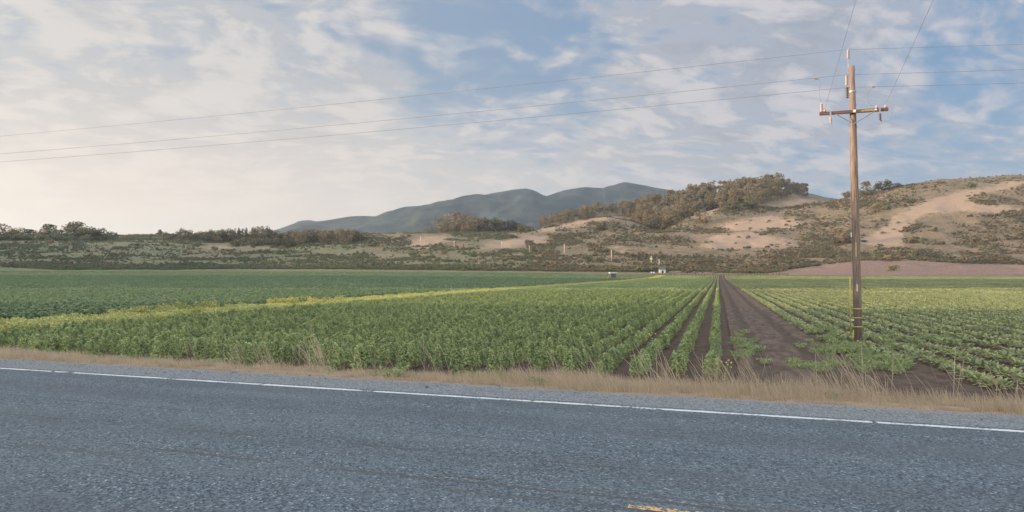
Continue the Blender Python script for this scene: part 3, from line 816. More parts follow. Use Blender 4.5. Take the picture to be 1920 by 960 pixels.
# --- the yellow strip of wild mustard
def weed_plant(n, h, wd, size, mat, name):
    z = rng.uniform(.05, 1, n); a = rng.uniform(0, 6.28, n); r = wd * np.sqrt(rng.uniform(0, 1, n)) * (.6 + .4 * z)
    v, f, tn = leaves(np.stack([r * np.cos(a), r * np.sin(a), z * h], 1), np.stack([np.cos(a) * .5, np.sin(a) * .5, .7 + 0 * a], 1), size, .45, .9, .6)
    return np_mesh(name, v, f, [mat], tint=tn)
must = [weed_plant(150, .68, .45, .17, M['mustard'], 'mustard_mesh') for _ in range(4)]
COL_MUST = proto_collection('mustard_protos', must)
lowm = [weed_plant(120, .36, .42, .13, M['ygrass'], 'yellow_grass_mesh') for _ in range(4)]
COL_LOWM = proto_collection('yellow_grass_protos', lowm)
pts, sc, low_ = [], [], []
for tt in np.arange(18, 392, .5):
    for q in range(7 if tt < 110 else 5):
        s = rng.uniform(-32.4, -28.2); x, y = row_pos(s, tt + rng.uniform(-.3, .3))
        if not in_view(x, y): continue
        clump = fbm(np.array([x / 4.5]), np.array([y / 4.5]), 31)[0]
        if s < -29.5 and clump > .51 + .3 * sst(np.array(tt), 40, 65) and rng.uniform() < .4: pts.append((x, y)); sc.append(rng.uniform(.7, 1.15))
        elif s < -31.6 and rng.uniform() < .25: pts.append((x, y)); sc.append(rng.uniform(.45, .8))
        else: low_.append((x, y))
for x in np.arange(3, 62, .8):
    y = 262 + .45 * x + rng.normal(0, 1.2); pts.append((x, y)); sc.append(rng.uniform(.8, 1.2))
pts = np.array(pts); z = terrain(pts[:, 0], pts[:, 1])
scatter('yellow_mustard', np.stack([pts[:, 0], pts[:, 1], z], 1), rz_only(rng.uniform(0, 6.28, len(pts))), np.array(sc), COL_MUST, 4, 'strip of yellow-flowered weeds dividing the two green fields on the left', 'weeds')

low_ = np.array(low_); z = terrain(low_[:, 0], low_[:, 1])
scatter('yellow_grass', np.stack([low_[:, 0], low_[:, 1], z], 1), rz_only(rng.uniform(0, 6.28, len(low_))), rng.uniform(.7, 1.25, len(low_)), COL_LOWM, 4, 'low yellow-green grass strip running between the two green fields on the left', 'grass')

# --- green weeds on the track and round the pole
def road_pt(a, n): return a * RD[0] + n * RN[0], a * RD[1] + n * RN[1]
weed = [weed_plant(80, .20, .32, .11, M['weed'], 'weed_mesh') for _ in range(4)]
COL_WEED = proto_collection('weed_protos', weed)
pts = []
def patch(px, py, sx, sy, n):
    Yc = CAM_Z * F / (py - 514); Xc = (px - 960) / F * Yc
    for _ in range(n):
        dy = rng.normal(0, sy); pts.append((Xc + rng.normal(0, sx) + dy * .302, Yc + dy))
patch(1396, 655, .22, 2.0, 34); patch(1575, 636, .5, .7, 18); patch(1555, 662, .5, .5, 14); patch(1610, 655, .9, .7, 34)
patch(1560, 622, .9, .9, 18); patch(1690, 640, 1.0, .8, 24); patch(1540, 690, .5, .5, 16); patch(1655, 688, .7, .6, 30); patch(1610, 672, .8, .5, 14)
for _ in range(70):
    q_ = road_pt(rng.uniform(-11, 24), rng.uniform(10.4, 14.5)); pts.append(q_)
pts = np.array([p for p in pts if math.hypot(p[0] - 12.3, p[1] - 24.4) > .3]); z = np.maximum(terrain(pts[:, 0], pts[:, 1]), .04)
scatter('green_weeds', np.stack([pts[:, 0], pts[:, 1], z], 1), rz_only(rng.uniform(0, 6.28, len(pts))), rng.uniform(.4, .95, len(pts)), COL_WEED, 4, 'low green weeds spreading on the bare soil round the utility pole', 'weeds')

# --- dry grass on the verge
def tuft(nb, h, lean, wd, spread, seed_heads=False):
    vs, fs, ts = [], [], []; off = 0
    for _ in range(nb):
        x, y = rng.normal(0, spread, 2); hh = h * rng.uniform(.5, 1.15)
        lx = -lean * hh * rng.uniform(.3, 1.3) + rng.normal(0, .16 * hh); ly = rng.normal(0, .16 * hh)
        a = rng.uniform(0, 3.14); dx, dy = math.cos(a) * wd / 2, math.sin(a) * wd / 2
        pts_ = []
        segs = 3
        for i in range(segs + 1):
            q = i / segs; cx, cy, cz_ = x + lx * q ** 1.5, y + ly * q ** 1.5, hh * q * (1 - .10 * q)
            wq = (1 - .8 * q)
            if seed_heads and i >= 2: wq = 1.7 if i == 2 else .5
            pts_ += [(cx - dx * wq, cy - dy * wq, cz_), (cx + dx * wq, cy + dy * wq, cz_)]
        vs += pts_; tn = rng.uniform()
        for i in range(segs):
            b = off + i * 2; fs.append((b, b + 1, b + 3, b + 2)); ts.append(tn)
        off += 2 * (segs + 1)
    return np.array(vs), np.array(fs), np.array(ts)
short = [np_mesh('grass_tuft_mesh', *tuft(46, .24, .35, .010, .13)[:2], [M['straw']]) for _ in range(4)]
tall_ = []; short = []
for i in range(5):
    v, f, tn = tuft(44, .28, .30, .008, .15); short.append(np_mesh('grass_tuft_mesh', v, f, [M['straw']], tint=tn))
    v, f, tn = tuft(8, .85, .45, .0065, .14, True); tall_.append(np_mesh('tall_grass_mesh', v, f, [M['straw']], tint=tn))
COL_SHORT = proto_collection('grass_protos', short); COL_TALL = proto_collection('tall_grass_protos', tall_)
pts, sc = [], []
for _ in range(5200):
    a = rng.uniform(-12, 26); n = 9.70 + .25 * vnoise(np.array([a * 1.1]), np.array([3.0]), 5)[0] + abs(rng.normal(0, 1.5))
    if n > 14.5: continue
    x, y = road_pt(a, n)
    g = fbm(np.array([x / 1.3]), np.array([y / 1.3]), 61)[0]
    if rng.uniform() > .30 + 1.5 * (g - .3): continue
    pts.append((x, y)); sc.append(rng.uniform(.45, 1.25) * (.55 + 1.1 * max(0, g - .3)) * (.55 + .45 * min(1, (n - 9.8) / 1.2)) * (1.02 if a < 3 else .82))
pts = np.array(pts); z = terrain(pts[:, 0], pts[:, 1])
scatter('dry_grass', np.stack([pts[:, 0], pts[:, 1], z], 1), rz_only(rng.uniform(-.5, .5, len(pts))), np.array(sc), COL_SHORT, 5, 'short dry straw-coloured grass along the road shoulder', 'grass')
pts, sc = [], []
for _ in range(620):
    a = rng.uniform(-11, 24)
    if rng.uniform() > (1.0 if a < 2.5 else .36 if a < 5 else .09): continue
    n = rng.uniform(10.6, 14.2); x, y = road_pt(a, n)
    if fbm(np.array([a / .8]), np.array([n / 2.0]), 71)[0] < .46: continue
    pts.append((x, y)); sc.append(rng.uniform(.6, 1.15))
pts = np.array(pts); z = terrain(pts[:, 0], pts[:, 1])
scatter('tall_dry_grass', np.stack([pts[:, 0], pts[:, 1], z], 1), rz_only(rng.uniform(-.35, .35, len(pts))), np.array(sc), COL_TALL, 5, 'tall dry grass stalks leaning to the left on the verge', 'grass')

# --- loose gravel along the shoulder
M['stone'] = plain('loose_grey_stone', (.20, .20, .195), .9, var=.45, scale=2)
peb = []
for i in range(4):
    d_ = unit(rng.normal(size=(10, 3)))
    import bmesh
    bm = bmesh.new()
    for p in d_: bm.verts.new(p * np.array([1, .8, .55]) * rng.uniform(.8, 1.1))
    bmesh.ops.convex_hull(bm, input=bm.verts)
    me = bpy.data.meshes.new('pebble_mesh'); bm.to_mesh(me); bm.free(); me.materials.append(M['stone']); peb.append(me)
COL_PEB = proto_collection('pebble_protos', peb)
pts = np.array([road_pt(rng.uniform(-10, 20), 9.62 + rng.normal(0, .28)) for _ in range(2600)]); z = np.maximum(terrain(pts[:, 0], pts[:, 1]), np.where(pts @ RN < 9.82, ROAD_Z, 0))
scatter('gravel', np.stack([pts[:, 0], pts[:, 1], z], 1), rng.uniform(0, 6.28, (len(pts), 3)) * np.array([.1, .1, 1]), rng.gamma(2.0, .0045, len(pts)) + .004, COL_PEB, 4, 'loose grey gravel strewn along the edge of the asphalt', 'gravel')

# ------------------------------------------------------------------ trees and shrubs
def crown_mesh(kind, nleaf, mat, lsize):
    """Crown about 1 m tall, base at 0; many leaf clumps around uneven lobes."""
    lobes = []
    if kind == 'euc':
        for _ in range(15):
            z = rng.uniform(.20, .90); r = .24 * (1.1 - abs(z - .55)); a = rng.uniform(0, 6.28)
            lobes.append((r * math.cos(a), r * math.sin(a), z, rng.uniform(.09, .16)))
    elif kind == 'round':
        for _ in range(17):
            z = rng.uniform(.14, .82); r = .36 * math.sqrt(max(.05, 1 - ((z - .5) / .5) ** 2)); a = rng.uniform(0, 6.28)
            lobes.append((r * math.cos(a), r * math.sin(a), z, rng.uniform(.15, .23)))
    elif kind == 'wind':
        for _ in range(18):
            z = rng.uniform(.10, .92); off_ = .2 * (z - .3); a = rng.uniform(0, 6.28); r = .36 * (1.12 - z)
            lobes.append((off_ + r * math.cos(a), r * math.sin(a), z, rng.uniform(.11, .19)))
    elif kind == 'cone':
        for i in range(10):
            z = .16 + .078 * i; a = rng.uniform(0, 6.28); r = .15 * (1 - z)
            lobes.append((r * math.cos(a), r * math.sin(a), z, .05 + .17 * (1 - z)))
    if kind in ('round', 'wind'):
        for q in range(7):
            a = q * .9 + rng.uniform(0, .5); lobes.append((.27 * math.cos(a), .27 * math.sin(a), rng.uniform(.10, .22), rng.uniform(.14, .20)))
    if kind == 'shrub':
        for _ in range(9):
            a = rng.uniform(0, 6.28); r = .55 * math.sqrt(rng.uniform()); z = rng.uniform(.25, .65) * (1 - .4 * r)
            lobes.append((r * math.cos(a), r * math.sin(a), z, rng.uniform(.20, .34)))
    lb = np.array(lobes); wts = lb[:, 3] ** 2; wts /= wts.sum()
    idx = rng.choice(len(lb), nleaf, p=wts)
    nv = unit(rng.normal(size=(nleaf, 3)) + np.array([0, 0, .25])); rr = lb[idx, 3] * rng.uniform(.6, 1.12, nleaf)
    c_ = lb[idx, :3] + nv * rr[:, None] * np.array([1, 1, .85])
    c_[:, 2] = np.maximum(c_[:, 2], .03)
    v, f, tn = leaves(c_, nv, lsize, .6, .55)
    per = rng.uniform(0, 1, len(lb))[idx]; tn = np.clip(tn * .45 + np.concatenate([per, per]) * .55, 0, 1)
    return np_mesh('crown_mesh', v, f, [mat], tint=tn), lb

def trunk_mesh(lb, r0, fork):
    b = MB()
    top = lb[np.argmax(lb[:, 2])]
    b.tube([(0, 0, -.03), (.01, .0, fork), (top[0] * .6, top[1] * .6, top[2] * .8), (top[0], top[1], top[2])], [r0 * 1.25, r0, r0 * .55, r0 * .2], 7)
    for q in lb[:6]:
        b.tube([(.01, 0, fork * .9), (q[0] * .55, q[1] * .55, (fork + q[2]) * .5), (q[0], q[1], q[2])], [r0 * .6, r0 * .4, r0 * .15], 5)
    me = bpy.data.meshes.new('trunk_mesh'); me.from_pydata(b.v, [], b.f); me.materials.append(M['bark']); me.update()
    return me
TREES = {}
def tree_kind(key, shape, nleaf, mat, lsize, nvar, r0, fork):
    TREES[key] = []
    for _ in range(nvar):
        cm, lb = crown_mesh(shape, nleaf, mat, lsize); TREES[key].append((cm, trunk_mesh(lb, r0, fork)))
tree_kind('euc', 'euc', 560, M['euc'], .085, 8, .022, .35)
tree_kind('round', 'round', 900, M['cypress'], .095, 5, .028, .22)
tree_kind('brownround', 'round', 900, M['euc'], .095, 5, .026, .22)
tree_kind('wind', 'wind', 900, M['cypress'], .090, 4, .030, .30)
tree_kind('cone', 'cone', 600, M['cypress'], .085, 3, .022, .15)
tree_kind('shrub', 'shrub', 300, M['scrub_g'], .17, 4, .03, .15)
tree_kind('dryshrub', 'shrub', 300, M['dryleaf'], .17, 3, .03, .15)

def tree(name, key, x, y, z, h, wfac, label, group=None, cat='tree', i=None):
    cm, tm = TREES[key][int(rng.integers(len(TREES[key]))) if i is None else i % len(TREES[key])]
    e = empty(name, (x, y, z - .02 * h), rng.uniform(0, 6.28))
    e.scale = (h * wfac, h * wfac, h)
    link('crown', cm, e); link('trunk', tm, e)
    return tag(e, label, cat, group)

def tree_px(name, key, px, base, hpx, wpx, label, group=None, cat='tree', ymin=400):
    """Stand a tree on the slope where it grows; its size comes from its distance."""
    x, y, z = ground_px(px, base, ymin)
    h = hpx * y / F
    nat = {'euc': .72, 'round': .82, 'brownround': .82, 'wind': .80, 'cone': .45, 'shrub': 1.45, 'dryshrub': 1.45}[key]
    return tree(name, key, x, y, z, h, max(.5, wpx / hpx / nat), label, group, cat)

# wooded ridge
LOW = np.array([(1000, 428), (1050, 424), (1100, 415), (1150, 404), (1190, 418), (1230, 428), (1260, 424), (1290, 412), (1330, 396), (1380, 391), (1430, 388), (1470, 374), (1520, 372), (1562, 378)], float)
cnt = 0; tries = 0; placed = []
while cnt < 290 and tries < 60000:
    tries += 1
    px = rng.uniform(1005, 1516); Yd = rng.uniform(840, 1110)
    u = (px - 960) / F; x = u * Yd
    z = float(terrain(np.array([x]), np.array([Yd]))[0]); row = 514 - (z - CAM_Z) / Yd * F
    if row > np.interp(px, LOW[:, 0], LOW[:, 1]) or (Yd > 1075): continue
    gap = 6.6 if px > 1230 else 5.6
    if any((x - a) ** 2 + (Yd - b) ** 2 < gap ** 2 for a, b in placed): continue
    placed.append((x, Yd)); cnt += 1
    edge_h = 14 if px < 1200 else 18
    h = rng.uniform(.9, 1.4) * edge_h * 1.0 * (1 if px < 1465 else .72)
    if Yd > 1040: lab = 'tall brown-green eucalyptus on the skyline crest of the wooded ridge'; g_ = 'eucalyptus trees on the ridge crest'
    elif px < 1240: lab = 'brown-green eucalyptus in the lower left end of the wooded ridge, behind the grassy knoll'; g_ = 'eucalyptus trees at the low end of the ridge'
    else: lab = 'brown-green eucalyptus within the dense wood on the side of the ridge'; g_ = 'eucalyptus trees on the ridge side'
    tree('eucalyptus_tree', 'euc', x, Yd, z, h, rng.uniform(.85, 1.15), lab, g_)

# left skyline and the groves of the middle distance
for (px, top, base, wpx, key) in ((-20, 424, 449, 26, 'wind'), (6, 419, 449, 26, 'brownround'), (28, 426, 449, 24, 'brownround'), (50, 429, 450, 22, 'wind'), (66, 431, 449, 18, 'brownround')):
    tree_px('skyline_tree', key, px, base, base - top, wpx * 1.5, 'brownish tree in the clump at the far left end of the skyline', 'trees of the far left clump')
for i in range(17):
    tree_px('understorey_bush', 'shrub', -25 + 14.2 * i + rng.uniform(-3, 3), 451, rng.uniform(10, 17), rng.uniform(22, 32), 'low dark bush filling the foot of the left skyline trees', 'bushes under the left skyline trees', 'bush')
for (px, top, base, wpx, key) in ((86, 419, 449, 26, 'wind'), (104, 424, 449, 20, 'round'), (122, 417, 450, 26, 'wind'), (141, 413, 450, 32, 'wind'), (157, 420, 450, 24, 'round'), (172, 430, 450, 20, 'round'), (187, 426, 450, 26, 'round'), (201, 433, 449, 20, 'round')):
    tree_px('skyline_tree', key, px, base, base - top, wpx * 1.45, 'dark ragged tree in the biggest clump of the left skyline', 'trees of the big left clump')
tree_px('small_tree', 'cone', 217, 445, 10, 8, 'tiny lone conical tree just right of the big left skyline clump')
tree_px('small_tree', 'cone', 299, 442, 13, 14, 'small pointed tree on the skyline left of the round dark bush')
tree_px('round_tree', 'round', 316, 449, 16, 20, 'round dark bush-like tree below the skyline, beside the pointed tree', None, 'tree')
tree_px('round_tree', 'round', 345, 449, 24, 24, 'tall dome-shaped dark tree left of the pale skyline grove')
for i in range(24):
    px = 362 + i * 6.6; top = np.interp(px, [360, 395, 410, 440, 452, 468, 490, 515], [434, 430, 429, 427, 423, 427, 422, 432]) + rng.uniform(-2, 3); base = 452 + rng.uniform(-2, 3)
    key = 'cone' if i in (13, 14, 15) else ('round' if i % 4 == 0 else 'brownround')
    tree_px('grove_tree', key, px, base, base - top, 18 if key != 'cone' else 11, 'pointed tree in the middle of the left grove' if key == 'cone' else ('dark round tree in the left grove below the bare sky' if key == 'round' else 'pale brown tree in the left grove below the bare sky'), 'trees of the left grove')
for i in range(9):
    px = 440 + i * 13; base = 460 + rng.uniform(-2, 3)
    tree_px('grove_tree', 'round', px, base, rng.uniform(13, 17), rng.uniform(18, 26), 'low dark tree along the lower front of the left grove', 'dark trees in front of the left grove')
for i in range(26):
    px = 535 + i * 5.9; top = np.interp(px, [530, 560, 590, 620, 640, 660, 680, 700], [436, 430, 427, 430, 427, 428, 436, 442]) + rng.uniform(-2, 3); base = np.interp(px, [530, 700], [455, 452]) + rng.uniform(-3, 5)
    tree_px('grove_tree', 'brownround' if i % 3 else 'round', px, base, base - top, rng.uniform(18, 26), 'hazy tree in the wide brown grove in front of the far mountain' if i % 3 else 'darker tree in the wide brown grove in front of the far mountain', 'trees of the wide brown grove')
for i, (px, top, base, wpx) in enumerate(((806, 426, 434, 14), (822, 416, 434, 20), (838, 405, 434, 26), (852, 399, 433, 30), (866, 398, 434, 28), (880, 402, 434, 26), (893, 408, 434, 22), (846, 412, 436, 22), (874, 412, 436, 24), (905, 408, 434, 22), (920, 407, 434, 24), (936, 410, 434, 24), (952, 412, 434, 22), (968, 415, 434, 20), (985, 420, 434, 18))):
    tree_px('eucalyptus_tree', ('brownround' if i % 3 else 'euc') if i < 10 else 'round', px, base, (base - top) * 1.08, wpx * 1.35, 'tall brown eucalyptus in the domed grove below the mountain slope' if i < 10 else 'darker tree in the low tail right of the domed eucalyptus grove', 'trees of the domed grove' if i < 10 else 'trees of the grove tail')

LONE = [
    ('round_tree', 'round', 992, 462, 15, 14, 'small round dark tree standing over a roadside pole on the dry slope'),
    ('round_tree', 'round', 1127, 431, 17, 17, 'lone dark tree on the shaded side of the grassy knoll'),
    ('shrub', 'shrub', 1100, 490, 18, 26, 'big olive bush below the scrub, left of a pale pole'),
    ('round_tree', 'round', 699, 462, 17, 18, 'square-topped dark tree at the right end of the wide grove'),
    ('shrub', 'shrub', 773, 481, 14, 20, 'round dark bush on the terrace edge left of the poles'),
    ('shrub', 'dryshrub', 832, 477, 13, 22, 'brown bush on the terrace between two pale poles'),
    ('round_tree', 'brownround', 1316, 418, 22, 26, 'broad brown tree in the hollow below the wooded ridge'),
    ('round_tree', 'round', 1332, 393, 17, 22, 'dark tree on the bare knoll under the wooded ridge'),
    ('round_tree', 'round', 1372, 392, 18, 24, 'dark bushy tree right of the bare knoll under the ridge'),
    ('round_tree', 'round', 1412, 390, 26, 24, 'tall dark tree at the lower right edge of the wood'),
    ('round_tree', 'round', 1226, 428, 24, 30, 'dark tree at the foot of the wood in the valley'),
    ('round_tree', 'brownround', 1256, 424, 28, 26, 'light brown tree at the foot of the wood in the valley'),
    ('hilltop_tree', 'round', 1590, 369, 13, 16, 'small dark tree on the saddle just left of the utility pole'),
    ('hilltop_tree', 'wind', 1628, 365, 27, 28, 'windswept dark pine on the hilltop right of the utility pole'),
    ('hilltop_tree', 'round', 1655, 357, 23, 26, 'tall round dark tree on the hilltop beside the windswept pine'),
    ('hilltop_tree', 'round', 1678, 353, 11, 20, 'low dark tree on the hilltop right of the tall round one'),
    ('shrub', 'shrub', 1822, 352, 14, 26, 'dark bush near the top of the right hill'),
    ('shrub', 'dryshrub', 1650, 394, 20, 30, 'brownish bush on the slope below the hilltop trees'),
    ('shrub', 'shrub', 1664, 394, 12, 16, 'dark bush at the right foot of the brownish bush'),
    ('shrub', 'dryshrub', 1705, 456, 14, 22, 'yellow-green bush on the pale grass strip of the right hill'),
    ('round_tree', 'brownround', 1582, 456, 32, 30, 'brown tree on the slope close left of the utility pole'),
    ('shrub', 'dryshrub', 1664, 489, 15, 46, 'wide yellowish bush on the crest of the brown field'),
    ('shrub', 'dryshrub', 1678, 508, 18, 24, 'straw-coloured bush on the brown ploughed slope'),
    ('round_tree', 'round', 1244, 502, 10, 18, 'dark bushy tree behind the pale shed'),
    ('shrub', 'shrub', 1205, 510, 16, 34, 'dark bush left of the pale shed'),
    ('shrub', 'shrub', 1228, 508, 12, 26, 'dark bush touching the left side of the pale shed'),
]
for (nm, key, px, base, hp, wp, lab) in LONE:
    tree_px(nm, key, px, base, hp, wp, lab, None, 'bush' if nm == 'shrub' else 'tree')

# isolated shrubs on the pale patches
cnt = 0
while cnt < 70:
    px = rng.uniform(880, 1925); Yd = rng.uniform(520, 820); x = (px - 960) / F * Yd
    z = terrain(np.array([x]), np.array([Yd]))
    if zone_masks(np.array([x]), np.array([Yd]), z)[0][0] < .5: continue
    if vnoise(np.array([x / 30]), np.array([Yd / 30]), 55)[0] < .4: continue
    h = rng.uniform(1.3, 3.2)
    side = 'right hill' if px > 1560 else ('middle slope' if px > 1280 else 'low knolls')
    tree('shrub', 'shrub', x, Yd, float(z[0]), h, rng.uniform(1.0, 1.6), 'small dark shrub dotting the pale dry grass of the ' + side, 'shrubs dotting the pale grass of the ' + side, 'bush'); cnt += 1

# dense scrub of the slopes
scr = []
for mat, nm in ((M['scrub'], 's'), (M['scrub_g'], 'g')):
    for _ in range(4):
        scr.append(crown_mesh('shrub', 90, mat, .34)[0])
COL_SCR = proto_collection('scrub_protos', scr[:4]); COL_SCRG = proto_collection('green_scrub_protos', scr[4:])
n = 300000
px = rng.uniform(-60, 1980, n); Yd = np.sqrt(rng.uniform(400 ** 2, 960 ** 2, n)); x = (px - 960) / F * Yd
z = terrain(x, Yd); pal_, fie_, plo_, hea_, qx, qy = zone_masks(x, Yd, z)
d = fbm(x / 26, Yd / 26, 77, 3); d2 = fbm(x / 70, Yd / 30, 81, 3)
keep = (plo_ < .5) & (pal_ < .30 + 1.6 * (d - .5)) & (fie_ < .5) & (hea_ < .3) & (qy > 300)
crest = (qx > 1560) & (qy < 375)
ptree = np.clip((d - .30) * 1.9, 0.14, .85) * np.where(crest, .35, 1) * np.where((qx < 1100) & (d2 < .42), .25, 1)
ptree = np.where((Yd > 435) & (Yd < 480) & (qx < 1500), 1.0, ptree)
keep &= rng.uniform(0, 1, n) < ptree * np.where((qx > 1690) & (qy > 400), 1.5, np.where(qx > 1500, .95, .75))
keep &= ~((Yd > 830) & (qx > 1000) & (qx < 1560))
x, Yd, z, qx = x[keep], Yd[keep], z[keep], qx[keep]
sc = rng.gamma(2.2, .36, len(x)) + .45 * (1 + .5 * (Yd > 435) * (Yd < 480))
isg = (rng.uniform(0, 1, len(x)) < np.where(qx < 1000, .8, .35))
for sel, cl, nm, lab in ((~isg, COL_SCR, 'hill_scrub', 'brown-olive scrub covering the slopes behind the fields'), (isg, COL_SCRG, 'green_scrub', 'green scrub covering the slopes behind the fields')):
    k_ = int(sel.sum()); wx = rng.uniform(.6, 1.15, k_); s3 = np.stack([sc[sel] * wx, sc[sel] * wx, sc[sel] * rng.uniform(.75, 1.25, k_)], 1)
    scatter(nm, np.stack([x[sel], Yd[sel], z[sel] - .1], 1), rz_only(rng.uniform(0, 6.28, k_)), s3, cl, 4, lab, 'scrub')

# far row ends: dark stubs along the far headland
dots = [weed_plant(40, 1.0, .5, .45, M['scrub_g'], 'row_stub_mesh') for _ in range(3)]
COL_DOT = proto_collection('row_stub_protos', dots)
pts = np.array([((q - 960) / F * 396, 396 + rng.normal(0, .4)) for q in np.arange(1222, 1480, 5.2)]); z = terrain(pts[:, 0], pts[:, 1])
scatter('far_row_plants', np.stack([pts[:, 0], pts[:, 1], z], 1), rz_only(rng.uniform(0, 6.28, len(pts))), rng.uniform(.8, 1.2, len(pts)), COL_DOT, 3, 'line of dark plant clumps along the far end of the rows', 'crop')

# ------------------------------------------------------------------ utility pole
M['wood'] = plain('weathered_pole_wood', (.24, .175, .14), .85, var=.42, scale=5, streak=(6, 6, .35), bump=.35)
M['armwood'] = plain('crossarm_wood', (.15, .085, .075), .85, var=.3, scale=6, streak=(.5, 6, 6))
M['porcelain'] = plain('grey_porcelain', (.50, .44, .42), .35, var=.08)
M['brownins'] = plain('brown_porcelain', (.13, .10, .095), .35, var=.1)
M['steel'] = plain('galvanised_steel', (.38, .37, .37), .5, .6, var=.15)
M['wire'] = plain('weathered_conductor', (.24, .24, .26), .6, .2, var=.1)
M['yplastic'] = plain('yellow_plastic', (.50, .38, .12), .55, var=.15)
M['cream'] = plain('cream_tag', (.66, .58, .34), .6, var=.1)
M['whitetag'] = plain('white_tag', (.72, .72, .70), .5, var=.05)
M['clamp'] = plain('copper_clamp', (.55, .36, .30), .45, .3, var=.1)
PX, PY = 12.3, 24.4
ARM = math.atan2(-RD[1], -RD[0])
pole = empty('utility_pole', (PX, PY, float(terrain(np.array([PX]), np.array([PY]))[0])), ARM)
tag(pole, 'tall weathered wooden utility pole with crossarm and yellow bands at the field edge', 'utility pole')
b = MB(); b.tube([(.035, 0, -.4), (.02, 0, 2), (0, 0, 5), (-.035, 0, 8), (-.06, 0, 9.98)], [.140, .134, .122, .108, .096], 26); b.build('shaft', M['wood'], pole, True)
def px_at(z): return .035 + (z / 9.98) * -.095
b = MB(); b.box(-.05, -.175, 8.30, 2.22, .09, .115); b.build('crossarm', M['armwood'], pole, bevel=.008)
for sx in (-1, 1):
    b = MB(); b.tube([(px_at(7.85), -.145, 7.86), (sx * .62, -.232, 8.24)], .016, 6); b.build('brace', M['steel'], pole)
def sheds(b, cx, cy, z0, z1, r, n):
    prof = [(r * .45, z0)]
    for i in range(n):
        za = z0 + (z1 - z0) * (i + .15) / n; zb = z0 + (z1 - z0) * (i + .75) / n
        prof += [(r * .5, za), (r, za + .006), (r * .62, zb)]
    prof += [(r * .5, z1 - .01), (r * .3, z1)]
    b.lathe(cx, cy, prof)
    return b
# pole-top insulator on its bracket
pt = MB(); pt.box(-.155, 0, 9.92, .03, .06, .36); pt.tube([(-.17, 0, 9.95), (-.17, 0, 10.30)], .018, 8); br = pt.build('pole_top_bracket', M['steel'], pole)
b = MB(); sheds(b, -.17, 0, 10.28, 10.60, .058, 5); b.build('insulator', M['porcelain'], br, True)
b = MB(); b.box(-.18, 0, 9.25, .10, .05, .05); b.box(-.235, 0, 9.27, .03, .05, .12); br = b.build('insulator_bracket', M['steel'], pole)
b = MB(); sheds(b, -.235, 0, 9.31, 9.68, .060, 6); b.build('insulator', M['porcelain'], br, True)
b = MB(); b.box(-.16, 0, 9.05, .16, .05, .05); b.tube([(px_at(9.05), 0, 9.02), (px_at(9.05), 0, 9.09)], .112, 20); br = b.build('insulator_bracket', M['steel'], pole)
b = MB(); sheds(b, -.215, 0, 8.84, 9.24, .056, 6); b.build('insulator', M['brownins'], br, True)
b = MB(); sheds(b, -1.09, -.175, 8.36, 8.68, .062, 5); b.build('insulator', M['porcelain'], pole, True)
for sx, cx in ((-1, -.80), (1, .79)):
    b = MB(); b.box(cx, -.175, 8.30, .05, .115, .15); b.box(cx + .0, -.245, 8.22, .05, .025, .16); hd = b.build('hanger', M['steel'], pole)
    b = MB(); sheds(b, cx, -.245, 7.93, 8.16, .05, 4); b.tube([(cx - .02, -.245, 7.94), (cx + .05, -.245, 7.88)], .02, 8); b.build('cutout', M['porcelain'] if sx < 0 else M['brownins'], hd, True)
for cx in (-.98, .70, .98):
    b = MB(); b.lathe(cx, -.175, [(.02, 8.35), (.045, 8.37), (.05, 8.42), (.03, 8.45), (.015, 8.47)], 10); b.build('pin_insulator', M['clamp'], pole, True)
b = MB(); b.box(.03 - .05, -.226, 8.31, .095, .008, .095); b.build('number_plate', M['whitetag'], pole)
b = MB(); b.box(.40, -.223, 8.30, .38, .006, .06); pl = b.build('warning_plate', M['yplastic'], pole)
b = MB()
for q in range(7): b.box(.25 + q * .05, -.2275, 8.30, .022, .003, .028)
b.build('plate_marks', M['brownins'], pl)
b = MB(); b.box(.655, -.223, 8.31, .08, .006, .05); b.build('number_plate', M['whitetag'], pole)
for z in (9.85, 9.05, 8.58, 7.78):
    b = MB(); b.tube([(px_at(z) + .085, 0, z), (px_at(z) + .135, 0, z)], .02, 8); b.build('bolt', M['steel'], pole)
def rad_at(z): return .140 - .0044 * z
for z in (1.26, .94, .62):
    b = MB(); b.tube([(px_at(z), 0, z - .02), (px_at(z), 0, z + .02)], rad_at(z) + .006, 28); b.build('yellow_band', M['yplastic'], pole, True)
def facing_tag(name, dx, z0, z1, wd, mat):
    b = MB(); rr = rad_at(z0) + .004; y = -math.sqrt(max(0, rr ** 2 - dx ** 2))
    b.box(px_at((z0 + z1) / 2) + dx, y - .002, (z0 + z1) / 2, wd, .012, z1 - z0); b.build(name, mat, pole)
facing_tag('yellow_tag', -.02, 3.10, 3.62, .055, M['yplastic']); facing_tag('cream_tag', -.015, 1.88, 2.13, .05, M['cream'])
b = MB(); b.box(px_at(3.9) - .145, -.02, 3.9, .04, .05, .15); b.build('white_tag', M['whitetag'], pole)
b = MB(); b.tube([(-.115, -.06, .05), (-.115, -.06, .5)], .016, 8); b.tube([(-.21, -.04, .3), (-.21, -.04, 2.40)], .028, 10); rc = b.build('riser_conduit', M['yplastic'], pole, True)
b = MB(); b.box(-.16, -.04, .86, .17, .04, .05); b.build('standoff_bracket', M['whitetag'], rc)
b = MB(); b.tube([(-.21, -.04, 2.38), (-.145, -.03, 2.7), (-.150, -.02, 5), (-.150, -.01, 7.6)], .009, 6); b.build('ground_wire', M['steel'], pole)

